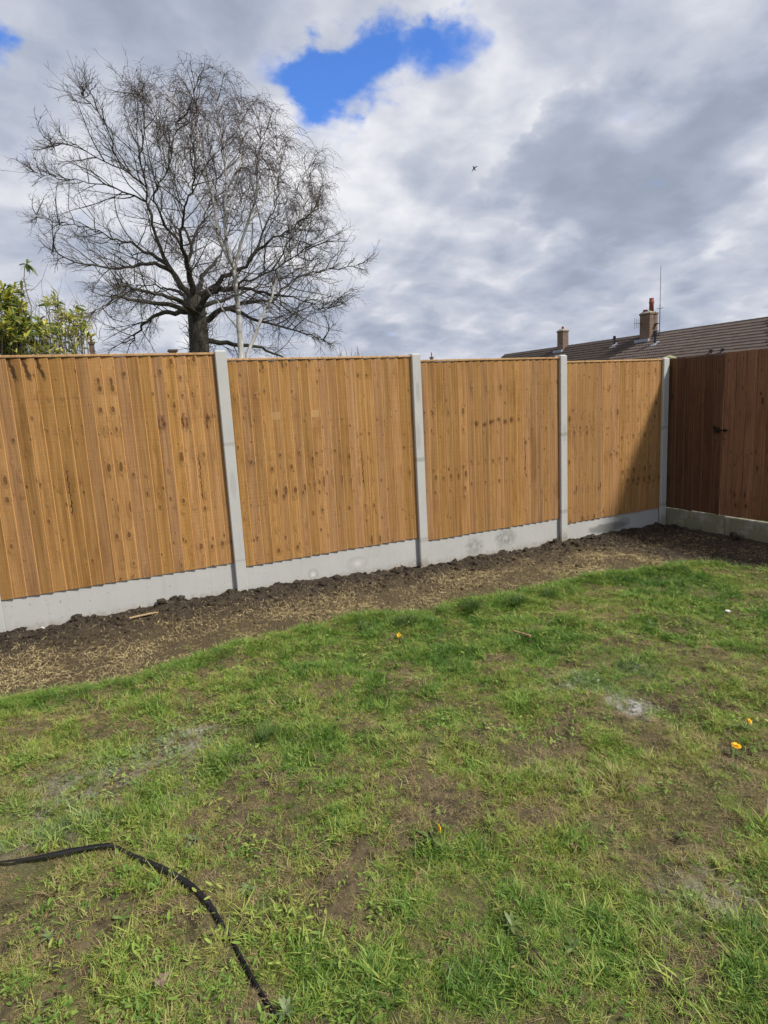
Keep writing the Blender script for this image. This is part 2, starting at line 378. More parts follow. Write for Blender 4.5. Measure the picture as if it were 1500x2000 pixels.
# ---------------------------------------------------------------- fence materials
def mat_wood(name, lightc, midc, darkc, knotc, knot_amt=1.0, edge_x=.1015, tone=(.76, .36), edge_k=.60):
    m, t, b = new_mat(name)
    oc = t.node('ShaderNodeTexCoord').outputs['Object']
    oi = t.node('ShaderNodeObjectInfo')
    cr, cg, cb = t.sep(oi.outputs['Color']); al = oi.outputs['Alpha']
    x, y, z = t.sep(oc)
    seed = t.m('MULTIPLY', cr, 61.0); own = t.m('MULTIPLY', cb, 43.0)
    wobble = t.m('SUBTRACT', t.noise(t.v('ADD', oc, t.comb(own, 0.0, 0.0)), 34, 4, .6), .5)
    def knots(sx, sz, sd, rlo, rhi, zoff):
        vor = t.node('ShaderNodeTexVoronoi', feature='F1', voronoi_dimensions='3D')
        t.put(vor.inputs['Vector'], t.comb(t.m('MULTIPLY', x, sx), sd, t.m('MULTIPLY', t.m('ADD', z, zoff), sz))); vor.inputs['Scale'].default_value = 1.0
        vr = t.sep(vor.outputs['Color'])
        dd = t.m('ADD', vor.outputs['Distance'], t.m('MULTIPLY', wobble, .16))
        return t.m('DIVIDE', dd, t.m('MULTIPLY', t.ss(vr[0], .15, 1.0, rlo, rhi), t.m('ADD', .7, t.m('MULTIPLY', cg, .6))))
    # rows of knots shared by neighbouring boards sawn from one plank, and pin knots of its own on each board
    dA = knots(9.0, 3.4, t.m('ADD', seed, t.m('MULTIPLY', cb, .38)), .28, .98, t.m('MULTIPLY', cb, .035))
    dB = knots(17.0, 8.0, own, .25, .75, 0.0)
    dC = knots(12.0, 6.5, t.m('ADD', t.m('ADD', seed, 17.3), t.m('MULTIPLY', cb, .45)), .25, .95, t.m('MULTIPLY', cb, .05))
    dist = t.m('MINIMUM', dA, t.m('MINIMUM', dB, dC))
    bulge = t.ss(dist, .60, .05)
    # long grain, bent round the knots
    gx = t.m('ADD', t.m('MULTIPLY', x, 46.0), t.m('MULTIPLY', bulge, 1.6))
    gv = t.comb(t.m('ADD', gx, own), seed, t.m('MULTIPLY', z, 1.35))
    g1 = t.noise(gv, 1.0, 5, .6, .6); g2 = t.noise(t.comb(t.m('MULTIPLY', gx, 4.5), seed, t.m('MULTIPLY', z, 3.0)), 1.0, 3, .6)
    blot = t.noise(t.comb(t.m('MULTIPLY', x, 5.0), t.m('ADD', seed, own), t.m('MULTIPLY', z, 1.6)), 1.0, 5, .6)
    c = t.mix(t.ss(g1, .30, .70), midc, lightc)
    c = t.mix(t.m('MULTIPLY', t.ss(g2, .50, .72), .40), c, darkc)
    c = t.mix(t.m('MULTIPLY', t.ss(blot, .50, .74), .60), c, darkc)
    c = t.mix(t.m('MULTIPLY', t.ss(blot, .42, .25), .30), c, lightc)
    saw = t.noise(t.comb(t.m('MULTIPLY', x, 3.0), seed, t.m('MULTIPLY', z, 150.0)), 1.0, 2, .5)
    c = t.mix(t.m('MULTIPLY', t.ss(saw, .5, .75), .18), c, darkc)
    strk = t.noise(t.comb(t.m('ADD', t.m('MULTIPLY', x, 70.0), own), seed, t.m('MULTIPLY', z, .8)), 1.0, 4, .65)
    c = t.mix(t.m('MULTIPLY', t.ss(strk, .50, .68), .55), c, darkc)
    c = t.mix(t.m('MULTIPLY', t.ss(strk, .46, .32), .45), c, tuple(min(1, 1.25 * q) for q in lightc))
    # knots: reddish halo, dark rim, paler heart
    c = t.mix(t.m('MULTIPLY', t.ss(dist, .42, .12), .50 * knot_amt), c, tuple(.55 * q for q in darkc))
    c = t.mix(t.m('MULTIPLY', t.m('MULTIPLY', t.ss(dist, .30, .20), t.ss(dist, .12, .20)), .45), c, lightc)
    core = t.m('MULTIPLY', t.ss(dist, .17, .11), t.m('ADD', .62, t.m('MULTIPLY', t.m('SINE', t.m('MULTIPLY', dist, 70.0)), .25)))
    c = t.mix(t.m('MULTIPLY', core, knot_amt), c, knotc)
    # special boards: bark edge at the top (alpha .75), torn resin knot (.5), long split (.25)
    def isa(v): return t.m('LESS_THAN', t.m('ABSOLUTE', t.m('SUBTRACT', al, v)), .06)
    xr = t.m('ADD', t.m('SUBTRACT', x, .05), t.m('MULTIPLY', wobble, .05))
    bk = t.m('MULTIPLY', t.ss(t.m('ABSOLUTE', t.m('ADD', xr, t.m('MULTIPLY', t.m('SUBTRACT', z, 1.69), .22))), .020, .008), t.ss(t.m('ADD', z, t.m('MULTIPLY', wobble, .1)), 1.60, 1.66))
    c = t.mix(t.m('MULTIPLY', t.m('MULTIPLY', bk, isa(.75)), .88), c, (.045, .022, .012))
    rz = t.m('ADD', t.m('MULTIPLY', t.m('SUBTRACT', z, 1.25), .55), t.m('MULTIPLY', wobble, .06)); rx = t.m('ADD', xr, t.m('MULTIPLY', t.noise(oc, 90, 3, .6), .012))
    rk = t.ss(t.m('SQRT', t.m('ADD', t.m('MULTIPLY', rx, rx), t.m('MULTIPLY', rz, rz))), .052, .018)
    c = t.mix(t.m('MULTIPLY', t.m('MULTIPLY', rk, isa(.5)), t.ss(t.noise(t.comb(t.m('MULTIPLY', x, 90.0), own, t.m('MULTIPLY', z, 14.0)), 1.0, 3, .6), .35, .6)), c, (.085, .030, .010))
    kx = t.m('ADD', xr, t.m('MULTIPLY', t.m('SUBTRACT', cb, .5), .03)); kz = t.m('SUBTRACT', z, t.m('ADD', 1.13, t.m('MULTIPLY', cg, .075)))
    kd = t.m('DIVIDE', t.m('SQRT', t.m('ADD', t.m('MULTIPLY', kx, kx), t.m('MULTIPLY', kz, kz))), t.m('ADD', .55, t.m('MULTIPLY', cb, .8)))
    c = t.mix(t.m('MULTIPLY', t.m('MULTIPLY', t.ss(kd, .040, .020), isa(.38)), .5), c, (.13, .052, .016))
    c = t.mix(t.m('MULTIPLY', t.m('MULTIPLY', t.ss(kd, .020, .013), isa(.38)), .70), c, (.075, .030, .012))
    sq = t.m('MULTIPLY', t.m('LESS_THAN', t.m('ABSOLUTE', t.m('SUBTRACT', z, 1.31)), .032), t.m('LESS_THAN', t.m('ABSOLUTE', t.m('SUBTRACT', x, .055)), .036))
    c = t.mix(t.m('MULTIPLY', t.m('MULTIPLY', sq, isa(.62)), .42), c, (.50, .32, .14))
    sp_ = t.m('MULTIPLY', t.ss(t.m('ABSOLUTE', t.m('ADD', xr, t.m('MULTIPLY', z, .012))), .006, .0025), t.m('MULTIPLY', t.ss(z, .55, .62), t.ss(z, 1.02, .9)))
    c = t.mix(t.m('MULTIPLY', t.m('MULTIPLY', sp_, isa(.25)), .9), c, (.03, .016, .010))
    # tone of each board
    hs = t.node('ShaderNodeHueSaturation'); t.put(hs.inputs['Color'], c); t.put(hs.inputs['Value'], t.m('ADD', tone[0], t.m('MULTIPLY', cg, tone[1])))
    t.put(hs.inputs['Saturation'], t.m('ADD', .91, t.m('MULTIPLY', cb, .10))); t.put(hs.inputs['Hue'], t.m('ADD', .498, t.m('MULTIPLY', cb, .006)))
    c = hs.outputs[0]
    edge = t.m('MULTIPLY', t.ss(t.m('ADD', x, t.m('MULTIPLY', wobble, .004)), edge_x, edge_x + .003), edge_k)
    c = t.mix(edge, c, tuple(min(1, 1.35 * q) for q in lightc))  # paler sawn edge, with the sun catching it also painted into the colour
    nick = t.ss(t.noise(t.comb(t.m('MULTIPLY', x, 130.0), own, t.m('MULTIPLY', z, 26.0)), 1.0, 2, .5), .79, .83)
    c = t.mix(t.m('MULTIPLY', nick, .7), c, (.62, .45, .24))
    t.put(b.inputs['Base Color'], c); b.inputs['Roughness'].default_value = .85; b.inputs['Specular IOR Level'].default_value = .18
    h = t.m('ADD', t.m('ADD', t.m('MULTIPLY', g1, 1.0), t.m('MULTIPLY', g2, .7)), t.m('ADD', t.m('MULTIPLY', saw, .6), t.m('MULTIPLY', t.ss(dist, .35, .1), 1.2)))
    t.put(b.inputs['Normal'], t.bump(h, .55, .005))
    return m
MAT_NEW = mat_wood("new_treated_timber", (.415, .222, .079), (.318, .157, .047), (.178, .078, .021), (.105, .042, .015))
MAT_CAP = mat_wood("capping_timber", (.50, .31, .15), (.42, .24, .105), (.30, .155, .062), (.15, .07, .03), .5, 9.0)
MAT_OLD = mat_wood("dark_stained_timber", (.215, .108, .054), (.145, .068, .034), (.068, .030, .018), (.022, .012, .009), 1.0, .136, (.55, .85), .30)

def mat_concrete(name, stains=(), mossy=0.0, bands=()):
    m, t, b = new_mat(name)
    oc = t.node('ShaderNodeTexCoord').outputs['Object']; x, y, z = t.sep(oc)
    rn = t.node('ShaderNodeObjectInfo').outputs['Random']
    ov = t.v('ADD', oc, t.comb(t.m('MULTIPLY', rn, 37.0), 0.0, 0.0))
    n1 = t.noise(ov, 3.0, 6, .6); n2 = t.noise(ov, 26, 6, .65); n3 = t.noise(ov, 170, 3, .6)
    c = t.mix(n1, (.365, .365, .347), (.475, .47, .445))
    c = t.mix(t.m('MULTIPLY', t.ss(n2, .55, .75), .35), c, (.30, .30, .275))
    streak = t.noise(t.comb(t.m('MULTIPLY', x, 38.0), rn, t.m('MULTIPLY', z, 1.6)), 1.0, 3, .6)
    c = t.mix(t.m('MULTIPLY', t.ss(streak, .54, .74), .22), c, (.27, .27, .25))
    pit = t.ss(t.noise(ov, 48, 2, .5), .70, .74)
    c = t.mix(t.m('MULTIPLY', pit, .7), c, (.13, .125, .115))
    wob = t.m('MULTIPLY', t.m('SUBTRACT', t.noise(oc, 13, 5, .6), .5), .9)
    for (cx, cz, rx, rz, kind, k) in stains:
        dx = t.m('DIVIDE', t.m('SUBTRACT', x, cx), rx); dz = t.m('DIVIDE', t.m('SUBTRACT', z, cz), rz)
        r = t.m('ADD', t.m('SQRT', t.m('ADD', t.m('MULTIPLY', dx, dx), t.m('MULTIPLY', dz, dz))), wob)
        if kind == 'wet':
            c = t.mix(t.m('MULTIPLY', t.m('MULTIPLY', t.ss(r, 1.45, .55), t.ss(n2, .25, .62)), k), c, (.195, .195, .175))
            c = t.mix(t.m('MULTIPLY', t.ss(r, .34, .08), k * .5), c, (.44, .43, .40))
        elif kind == 'ring':
            c = t.mix(t.m('MULTIPLY', t.m('MULTIPLY', t.ss(r, 1.15, .9), t.ss(r, .5, .75)), k * .6), c, (.30, .295, .27))
            c = t.mix(t.m('MULTIPLY', t.ss(r, .45, .2), k), c, (.58, .56, .52))
        else:
            c = t.mix(t.m('MULTIPLY', t.ss(r, 1.1, .6), k), c, (.185, .185, .17))
    for (bz, hw, k) in bands:
        d = t.m('ADD', t.m('ABSOLUTE', t.m('SUBTRACT', z, bz)), t.m('MULTIPLY', t.m('SUBTRACT', n2, .5), .012))
        c = t.mix(t.m('MULTIPLY', t.ss(d, hw, hw * .55), k), c, (.23, .225, .19))
    # soil splashed on the foot
    foot = t.ss(t.m('ADD', z, t.m('MULTIPLY', t.m('SUBTRACT', n2, .5), .25)), .10, -.03)
    c = t.mix(t.m('MULTIPLY', foot, .62), c, (.22, .17, .115))
    if mossy:
        c = t.mix(t.m('MULTIPLY', t.ss(t.noise(oc, 5, 6, .65), .20, .55), mossy), c, (.175, .172, .105))
        c = t.mix(t.m('MULTIPLY', t.ss(t.noise(oc, 16, 5, .7), .52, .70), mossy), c, (.115, .11, .068))
    t.put(b.inputs['Base Color'], c); b.inputs['Roughness'].default_value = .9; b.inputs['Specular IOR Level'].default_value = .25
    t.put(b.inputs['Normal'], t.bump(t.m('SUBTRACT', t.m('ADD', t.m('MULTIPLY', n2, .8), t.m('MULTIPLY', n3, .5)), t.m('MULTIPLY', pit, 1.0)), .35, .004))
    return m

POST_W, POST_D = .0955, .107
def post_mesh(mat, h):
    """slotted H-section concrete post, weathered (chamfered) top; origin at the foot of the front left corner"""
    w, d, s = POST_W, POST_D, .026
    y1, y2 = .030, .078
    c = .005
    prof = [(c, 0), (w - c, 0), (w, c), (w, y1), (w - s, y1 + .004), (w - s, y2 - .004), (w, y2), (w, d - c), (w - c, d), (c, d), (0, d - c), (0, y2), (s, y2 - .004), (s, y1 + .004), (0, y1), (0, c)]
    prof = [(p[0] + 0.0, p[1]) for p in prof]
    n = len(prof); cx, cy = w / 2, d / 2
    vs = [(x, y, -.6) for x, y in prof] + [(x, y, h) for x, y in prof] + [(cx + (x - cx) * .72, cy + (y - cy) * .72, h + .013) for x, y in prof]
    fs = [(i, (i + 1) % n, n + (i + 1) % n, n + i) for i in range(n)] + [(n + i, n + (i + 1) % n, 2 * n + (i + 1) % n, 2 * n + i) for i in range(n)]
    fs.append(tuple(range(2 * n, 3 * n)))
    return mesh_np("concrete_post", vs, fs, mat)

def board_mesh(h, w, mat, seed, thin=.004, thick=.0165):
    """feather-edge board: thick right edge stands forward (towards -y), slightly rough and bowed"""
    r = random.Random(seed)
    nz = 7; vs = []; fs = []
    for j in range(nz):
        z = h * j / (nz - 1); bx = .0022 * math.sin(r.uniform(0, 6) + 2.3 * j); by = .0016 * math.sin(r.uniform(0, 6) + 1.1 * j)
        for (x, y) in ((0, -thin), (w * .5, -(thin + thick) * .5), (w - .004, -thick), (w, -thick + .0035), (w, 0), (0, 0)):
            vs.append((x + (bx if x > w * .6 else 0), y + (by if y < -.004 else 0), z))
    k = 6
    for j in range(nz - 1):
        for i in range(k): fs.append((j * k + i, j * k + (i + 1) % k, (j + 1) * k + (i + 1) % k, (j + 1) * k + i))
    fs.append(tuple(range(k))[::-1]); fs.append(tuple(range((nz - 1) * k, nz * k)))
    return mesh_np("board", vs, fs, mat)

def feather_panel(name, x0, x1, zb, zt, mat, capmat, pitch, bw, seed, cap=True, special=None):
    """a panel in its own frame: origin at bottom left of the boards' back face; boards run along +x"""
    root = empty(name)
    r = random.Random(seed)
    W = x1 - x0; H = zt - zb
    n = max(1, round(W / pitch)); pitch = W / n
    protos = [board_mesh(H, bw, mat, seed * 10 + i) for i in range(4)]
    g = 0; gleft = 0
    for i in range(n):
        if gleft <= 0: gleft = r.choice([2, 3, 4, 5, 6, 7]); g = r.random(); tone0 = r.uniform(.3, .7)
        gleft -= 1
        xx = i * pitch
        o = bpy.data.objects.new("board", protos[r.randrange(4)])
        lw = min(bw, W - xx) / bw
        # each board laps over the thin edge of the next one
        o.location = (xx, -.0005 * (i % 2), r.uniform(-.003, .002)); o.rotation_euler = (0, r.uniform(-.0012, .0012), .0058)
        o.scale = (lw, 1, 1)
        o.color = (g, min(1, max(0, tone0 + r.uniform(-.35, .35))), r.random(), (special or {}).get(i, 1))
        link(o, root)
    for k, zr in enumerate((.16, .5, .84)):
        m = MB(); m.box(0.0, W, .003, .034, zr * H - .02, zr * H + .02)
        o = m.build("rail", mat, root); o.color = (r.random(), .4, .5, 1)
    if cap:
        m = MB(); m.box(.0, W, -.021, .030, H + .0015, H + .0195)
        o = m.build("capping_rail", capmat, root); o.color = (r.random(), r.uniform(.4, .8), r.random(), 1); bevel(o, .002, 1)
        o.rotation_euler = (0, r.uniform(-.0008, .0008), 0)
    return root

def build_fence():
    tops = [2.165, 2.130, 2.077, 2.038, 1.981]
    plab = ["concrete fence post at the left edge of the picture, base only just in view", "concrete fence post between the two nearest golden panels, widest post in view",
            "concrete fence post in the middle of the fence, with a dark smudge near its top", "concrete fence post left of the narrow golden panel, roof rising behind it", "half shaded concrete fence post in the corner beside the dark brown fence"]
    bands = [((1.0, .012, .0),), ((1.36, .02, .35), (.335, .012, .35)), ((1.06, .028, .55), (.245, .03, .4)), ((1.18, .025, .6), (.30, .028, .5)), ((1.15, .03, .5), (.18, .03, .5))]
    for i, x in enumerate(FENCE_X):
        st = [(.05, 1.72, .025, .12, 'dark', .30), (.03, 1.3, .03, .15, 'dark', .25)] if i == 2 else [(.05, .9 + .1 * i, .03, .13, 'dark', .22)]
        mt = mat_concrete("post_concrete_%d" % i, st, 0, bands[i])
        o = obj("concrete_post", post_mesh(mt, tops[i]), None, (x, 0, 0))
        tag(o, plab[i], "fence post", "concrete posts of the golden fence")
    # panels sit in the slots
    tp = [2.125, 2.075, 2.030, 1.982]; bt = [.315, .267, .219, .142]
    xs = [(FENCE_X[i] + POST_W - .0225, FENCE_X[i + 1] + .0225) for i in range(4)]
    lab = ["golden feather-edge fence panel at the left, dark bark streaks along its top edge", "golden fence panel with two pale square marks, second from the left", "golden fence panel with a row of dark knots at mid height, third from the left", "narrow golden fence panel crossed by a slanting shadow, next to the dark fence"]
    glab = ["clean pale concrete gravel board under the nearest golden panel", "concrete gravel board with two pale round rings, under the second golden panel", "concrete gravel board with two dark grey round water stains", "concrete gravel board with one long dark smear, under the narrow panel"]
    stains = [[(1.20, .20, .02, .12, 'dark', .12)], [(.66, .11, .05, .055, 'ring', .8), (1.12, .14, .11, .07, 'ring', .55)], [(.62, .14, .10, .10, 'wet', .7), (1.04, .19, .125, .10, 'wet', .8)], [(.70, .16, .38, .065, 'dark', .85), (.98, .2, .12, .06, 'dark', .4)]]
    for i in range(4):
        x0, x1 = xs[i]
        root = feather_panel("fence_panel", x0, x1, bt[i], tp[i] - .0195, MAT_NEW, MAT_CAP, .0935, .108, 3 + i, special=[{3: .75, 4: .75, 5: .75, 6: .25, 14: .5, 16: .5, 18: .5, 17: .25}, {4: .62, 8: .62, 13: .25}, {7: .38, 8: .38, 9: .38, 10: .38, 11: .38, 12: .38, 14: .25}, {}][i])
        root.location = (x0, .0455, bt[i])
        tag(root, lab[i], "fence panel", "golden fence panels")
        m = MB(); W = x1 - x0
        prof = [(.0465, 0), (.0465, .290), (.0485, .297), (.052, .298), (.072, .298), (.074, .29), (.074, 0)]
        m.prism(prof, 0.004, W - .004, 'x')
        mt = mat_concrete("gravel_board_concrete_%d" % i, stains[i])
        o = m.build("gravel_board", mt, None, (x0, 0, bt[i] - .2995))
        tag(o, glab[i], "gravel board", "concrete gravel boards")
    # one more panel on past the left edge of the picture
    x0, x1 = -2.47, FENCE_X[0] + .0225
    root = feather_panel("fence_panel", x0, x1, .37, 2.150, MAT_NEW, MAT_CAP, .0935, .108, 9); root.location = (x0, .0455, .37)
    tag(root, "golden fence panel beyond the post at the left edge", "fence panel", "golden fence panels")
    m = MB(); m.prism(prof, .004, x1 - x0 - .004, 'x'); o = m.build("gravel_board", mat_concrete("gravel_board_concrete_4"), None, (x0, 0, .0705))
    tag(o, "concrete gravel board beyond the post at the left edge", "gravel board", "concrete gravel boards")
    # --- dark brown fence running towards the camera on the right
    FX = 6.795
    def dark_panel(y0, y1, zt, seed, label, name="fence_panel", pitch=.122, latch=False, tone=None, dz=0.0):
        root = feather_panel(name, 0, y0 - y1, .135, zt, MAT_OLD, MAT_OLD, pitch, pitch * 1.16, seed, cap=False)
        root.location = (FX + .012, y0, .135 + dz); root.rotation_euler = (0, 0, -math.pi / 2)   # local +x runs towards the camera
        tag(root, label, "fence panel", "dark brown fence panels")
        if tone is not None:
            for c in root.children: c.color = (c.color[0], max(0, min(1, c.color[1] * .5 + tone)), c.color[2], 1)
        return root
    p = dark_panel(.055, -.700, 1.975, 21, "darkest brown fence panel in the corner, with a small black latch", tone=-.25)
    q = dark_panel(-.705, -2.55, 1.988, 22, "lighter reddish brown fence panel at the right edge of the picture", tone=.45)
    r = dark_panel(-2.56, -4.4, 1.995, 23, "brown fence panel further towards the camera, outside the right edge")
    MAT_IRON = simple_mat("black_iron", (.012, .012, .013), .45, .3, 40, .1, .6)
    m = MB()
    m.box(.672, .729, -.028, -.017, .955, 1.015); m.box(.657, .674, -.03, -.017, .99, 1.035)
    m.box(.712, .832, -.040, -.028, .978, .992); m.box(.792, .806, -.040, -.020, .966, 1.0); m.lathe([(.010, 0), (.012, .006), (.006, .012)], (.827, -.034, .985), 8)
    o = m.build("latch", MAT_IRON, p); o['label'] = "small black iron ring latch"; bevel(o, .0015, 1)
    mt = mat_concrete("mossy_concrete", [(.5, .1, .3, .1, 'dark', .5)], .95)
    gl = ["mossy concrete gravel board under the darkest brown panel in the corner", "mossy concrete gravel board under the lighter brown panel at the right"]
    for k, (y0, y1) in enumerate(((.045, -.78), (-.785, -4.4))):
        m = MB()
        m.prism([(0, 0), (0, .285), (.006, .297), (.04, .297), (.04, 0)], 0, y0 - y1, 'x')
        o = m.build("gravel_board", mt, None, (FX + .002 + .004 * k, y0, -.167 - .012 * k), (0, 0, -math.pi / 2))
        tag(o, gl[k], "gravel board", "mossy gravel boards")
    # pale green weathered timber post with a cap, just behind the corner
    mw = simple_mat("weathered_green_timber", (.25, .25, .135), .9, .3, 30, .3)
    root = empty("timber_post", (6.915, .13, 0))
    m = MB(); m.box(-.045, .045, -.045, .045, -.2, 1.985); m.build("post", mw, root)
    m = MB(); m.add([(-.06, -.06, 1.986), (.06, -.06, 1.986), (.06, .06, 1.986), (-.06, .06, 1.986), (-.06, -.06, 2.004), (.06, -.06, 2.004), (.06, .06, 2.004), (-.06, .06, 2.004), (0, 0, 2.03)],
                    [(0, 3, 2, 1), (0, 1, 5, 4), (1, 2, 6, 5), (2, 3, 7, 6), (3, 0, 4, 7), (4, 5, 8), (5, 6, 8), (6, 7, 8), (7, 4, 8)])
    m.build("post_cap", mw, root)
    tag(root, "weathered pale green timber post behind the corner, its cap showing", "fence post")
build_ground(); build_fence()

# ---------------------------------------------------------------- trees
def mat_bark(name, c1, c2, scale=9, birch=False):
    m, t, b = new_mat(name)
    oc = t.node('ShaderNodeNewGeometry').outputs['Position']
    x, y, z = t.sep(oc)
    n = t.noise(t.comb(t.m('MULTIPLY', x, 3.0), t.m('MULTIPLY', y, 3.0), z), scale / 3, 6, .65)
    c = t.mix(t.ss(n, .3, .7), c1, c2)
    if birch:
        band = t.noise(t.comb(t.m('MULTIPLY', x, 1.2), t.m('MULTIPLY', y, 1.2), t.m('MULTIPLY', z, 7.0)), 1.0, 4, .6)
        c = t.mix(t.m('MULTIPLY', t.ss(band, .58, .66), .85), c, (.06, .05, .045))
    t.put(b.inputs['Base Color'], c); b.inputs['Roughness'].default_value = .9; b.inputs['Specular IOR Level'].default_value = .2
    t.put(b.inputs['Normal'], t.bump(n, .6, .03))
    return m

def resample(pts, step):
    pts = np.asarray(pts, float); out = [pts[0]]
    for a, b in zip(pts[:-1], pts[1:]):
        n = max(1, int(round(np.linalg.norm(b - a) / step)))
        for i in range(1, n + 1): out.append(a + (b - a) * i / n)
    return np.array(out)

def poly_inside(px, py, poly):
    ins = np.zeros(len(px), bool); n = len(poly)
    for i in range(n):
        x1, y1 = poly[i]; x2, y2 = poly[(i + 1) % n]
        c = ((y1 > py) != (y2 > py)) & (px < (x2 - x1) * (py - y1) / (y2 - y1 + 1e-12) + x1)
        ins ^= c
    return ins

def twig_cloud(base, dirs, L, npts, spread, up, r, curl=.25):
    """base (T,3), dirs (T,3), L (T,) -> points (T,npts,3)"""
    T = len(base); d = norm(dirs + r.normal(0, spread, (T, 3)) + np.array([0, 0, up]))
    P = np.zeros((T, npts, 3)); P[:, 0] = base
    for k in range(1, npts):
        d = norm(d + r.normal(0, curl, (T, 3)) + np.array([0, 0, up * .35]))
        P[:, k] = P[:, k - 1] + d * (L / (npts - 1))[:, None]
    return P, d

def build_oak():
    D0 = 25.0; r = np.random.default_rng(5)
    limbs = [ # traced limbs: zoomed photo coordinates /2, depth offset at the tip
        ([(391, 790), (390, 700), (388, 650), (384, 610), (379, 585)], 0, None),
        ([(379, 585), (345, 545), (326, 515), (313, 485), (302, 455), (295, 415), (288, 385), (287, 355), (282, 325), (270, 290), (277, 250), (283, 205), (276, 165), (272, 140)], -2.0, None),
        ([(290, 392), (262, 375), (215, 357), (175, 345), (125, 335), (80, 328), (45, 326)], 1.5, None),
        ([(287, 355), (250, 322), (225, 280), (210, 235), (190, 190), (165, 160), (145, 148)], -3.5, None),
        ([(250, 322), (205, 300), (150, 265), (105, 262), (85, 250)], -2.0, None),
        ([(379, 585), (369, 535), (368, 505), (375, 480), (386, 450), (400, 415), (415, 390), (425, 340), (415, 290), (395, 230)], 2.5, None),
        ([(369, 505), (345, 465), (320, 435), (305, 395), (300, 370), (318, 340), (335, 290), (345, 230), (335, 180)], -4.0, None),
        ([(375, 480), (360, 440), (350, 390), (340, 350), (325, 320), (310, 270), (300, 215)], 4.0, None),
        ([(386, 582), (425, 553), (450, 535), (480, 520), (500, 490), (525, 470), (560, 455), (595, 425), (620, 400), (640, 395)], -2.5, None),
        ([(500, 490), (520, 440), (540, 390), (545, 340), (520, 290)], 2.5, None),
        ([(390, 640), (420, 615), (455, 595), (500, 590), (530, 590), (550, 565), (575, 545), (610, 530), (650, 525), (690, 520), (718, 508)], 2.0, None),
        ([(420, 570), (480, 565), (530, 575), (575, 580), (625, 600), (675, 615)], -4.0, None),
        ([(388, 610), (340, 598), (300, 595), (265, 587), (225, 583), (200, 600), (165, 615)], -3.0, None),
        ([(385, 612), (320, 610), (280, 630), (265, 655), (255, 692)], 3.0, None),
        ([(322, 520), (285, 490), (255, 475), (220, 465), (175, 445), (125, 435), (75, 422), (62, 410)], 3.0, None),
        ([(330, 530), (300, 515), (260, 520), (215, 525), (165, 515), (110, 495), (98, 490)], -3.5, None),
        ([(402, 660), (455, 672), (510, 680), (560, 700), (590, 715)], 3.0, None),
        ([(450, 600), (500, 625), (560, 640), (620, 660), (650, 670)], -3.0, None),
        ([(379, 585), (372, 540), (360, 500), (352, 455), (362, 400), (380, 340), (372, 280)], -6.5, None),
        ([(379, 585), (395, 540), (430, 500), (450, 440), (470, 390), (480, 330)], 6.5, None),
        ([(384, 605), (350, 570), (310, 560), (250, 555), (200, 545)], 7.0, None),
        ([(384, 605), (430, 590), (500, 560), (560, 540), (610, 500)], 7.0, None),
        ([(384, 610), (400, 580), (450, 560), (510, 540), (580, 500), (640, 470)], -6.5, None),
        ([(384, 610), (355, 590), (310, 575), (250, 560), (190, 555)], -6.5, None),
    ]
    pos, par = [], []
    def nearest(p):
        q = np.array(pos); return int(np.linalg.norm(q - p, axis=1).argmin())
    depth_of = []; on_trunk = []
    for li, (pl, off, _) in enumerate(limbs):
        pl = np.array(pl, float); n = len(pl); hi = pl[:, 1] < 455; pl[hi, 1] = 455 + (pl[hi, 1] - 455) * .90
        if li and n > 4: pl[-1] = pl[-2] + .35 * (pl[-1] - pl[-2])
        if li == 0: start = -1; d_start = D0
        else:
            # join the nearest traced node in the picture
            pr = np.array([proj(q) for q in pos]); start = int(((pr - pl[0]) ** 2).sum(1).argmin()); d_start = depth_of[start]
        s = np.linspace(0, 1, n)
        deps = d_start + off * s ** 1.1
        P3 = np.array([at_depth(u, v, dd) for (u, v), dd in zip(pl, deps)])
        if start >= 0: P3[0] = pos[start]
        R3 = resample(P3, .30); dd = np.linspace(d_start, d_start + off, len(R3))
        wig = r.normal(0, .035, R3.shape); wig[0] = 0; R3 = R3 + (wig if li else 0)
        pid = start
        for k in range(0 if li == 0 else 1, len(R3)):
            pos.append(R3[k]); par.append(pid); pid = len(pos) - 1; depth_of.append(dd[k]); on_trunk.append(li == 0)
    outline = [(42, 325), (70, 270), (110, 225), (135, 155), (175, 130), (215, 140), (260, 110), (300, 135), (350, 150), (420, 180), (500, 250), (560, 330), (625, 395), (690, 450), (724, 510), (705, 570), (695, 620), (640, 665), (560, 705), (200, 705), (160, 640), (130, 570), (95, 500), (60, 415)]
    cen = np.array([375, 430.0]); outline = [(375 + (a_ - 375) * .945, 455 + (b_ - 455) * (.90 if b_ < 455 else .97)) for a_, b_ in outline]
    pos = np.array(pos); par = np.array(par); n = len(pos)
    dist = np.zeros(n)
    for i in range(n):
        if par[i] >= 0: dist[i] = dist[par[i]] + np.linalg.norm(pos[i] - pos[par[i]])
    # limbs thin out steadily from the fork; a limb that leaves another starts thinner
    kids = [[] for _ in range(n)]
    for i in range(n):
        if par[i] >= 0: kids[par[i]].append(i)
    reach = np.zeros(n)
    for i in range(n - 1, -1, -1):
        if par[i] >= 0: reach[par[i]] = max(reach[par[i]], reach[i] + np.linalg.norm(pos[i] - pos[par[i]]))
    tdist = np.zeros(n)
    for i in range(n):
        if par[i] >= 0 and not on_trunk[i]: tdist[i] = tdist[par[i]] + np.linalg.norm(pos[i] - pos[par[i]])
    rad = np.where(np.array(on_trunk), .43 - .02 * np.minimum(dist, 5.5), np.minimum(.150 * np.exp(-tdist / 2.9), .008 + .021 * reach) + .003)
    thick, thin = Geo(), Geo()
    starts = [(0, -1)]
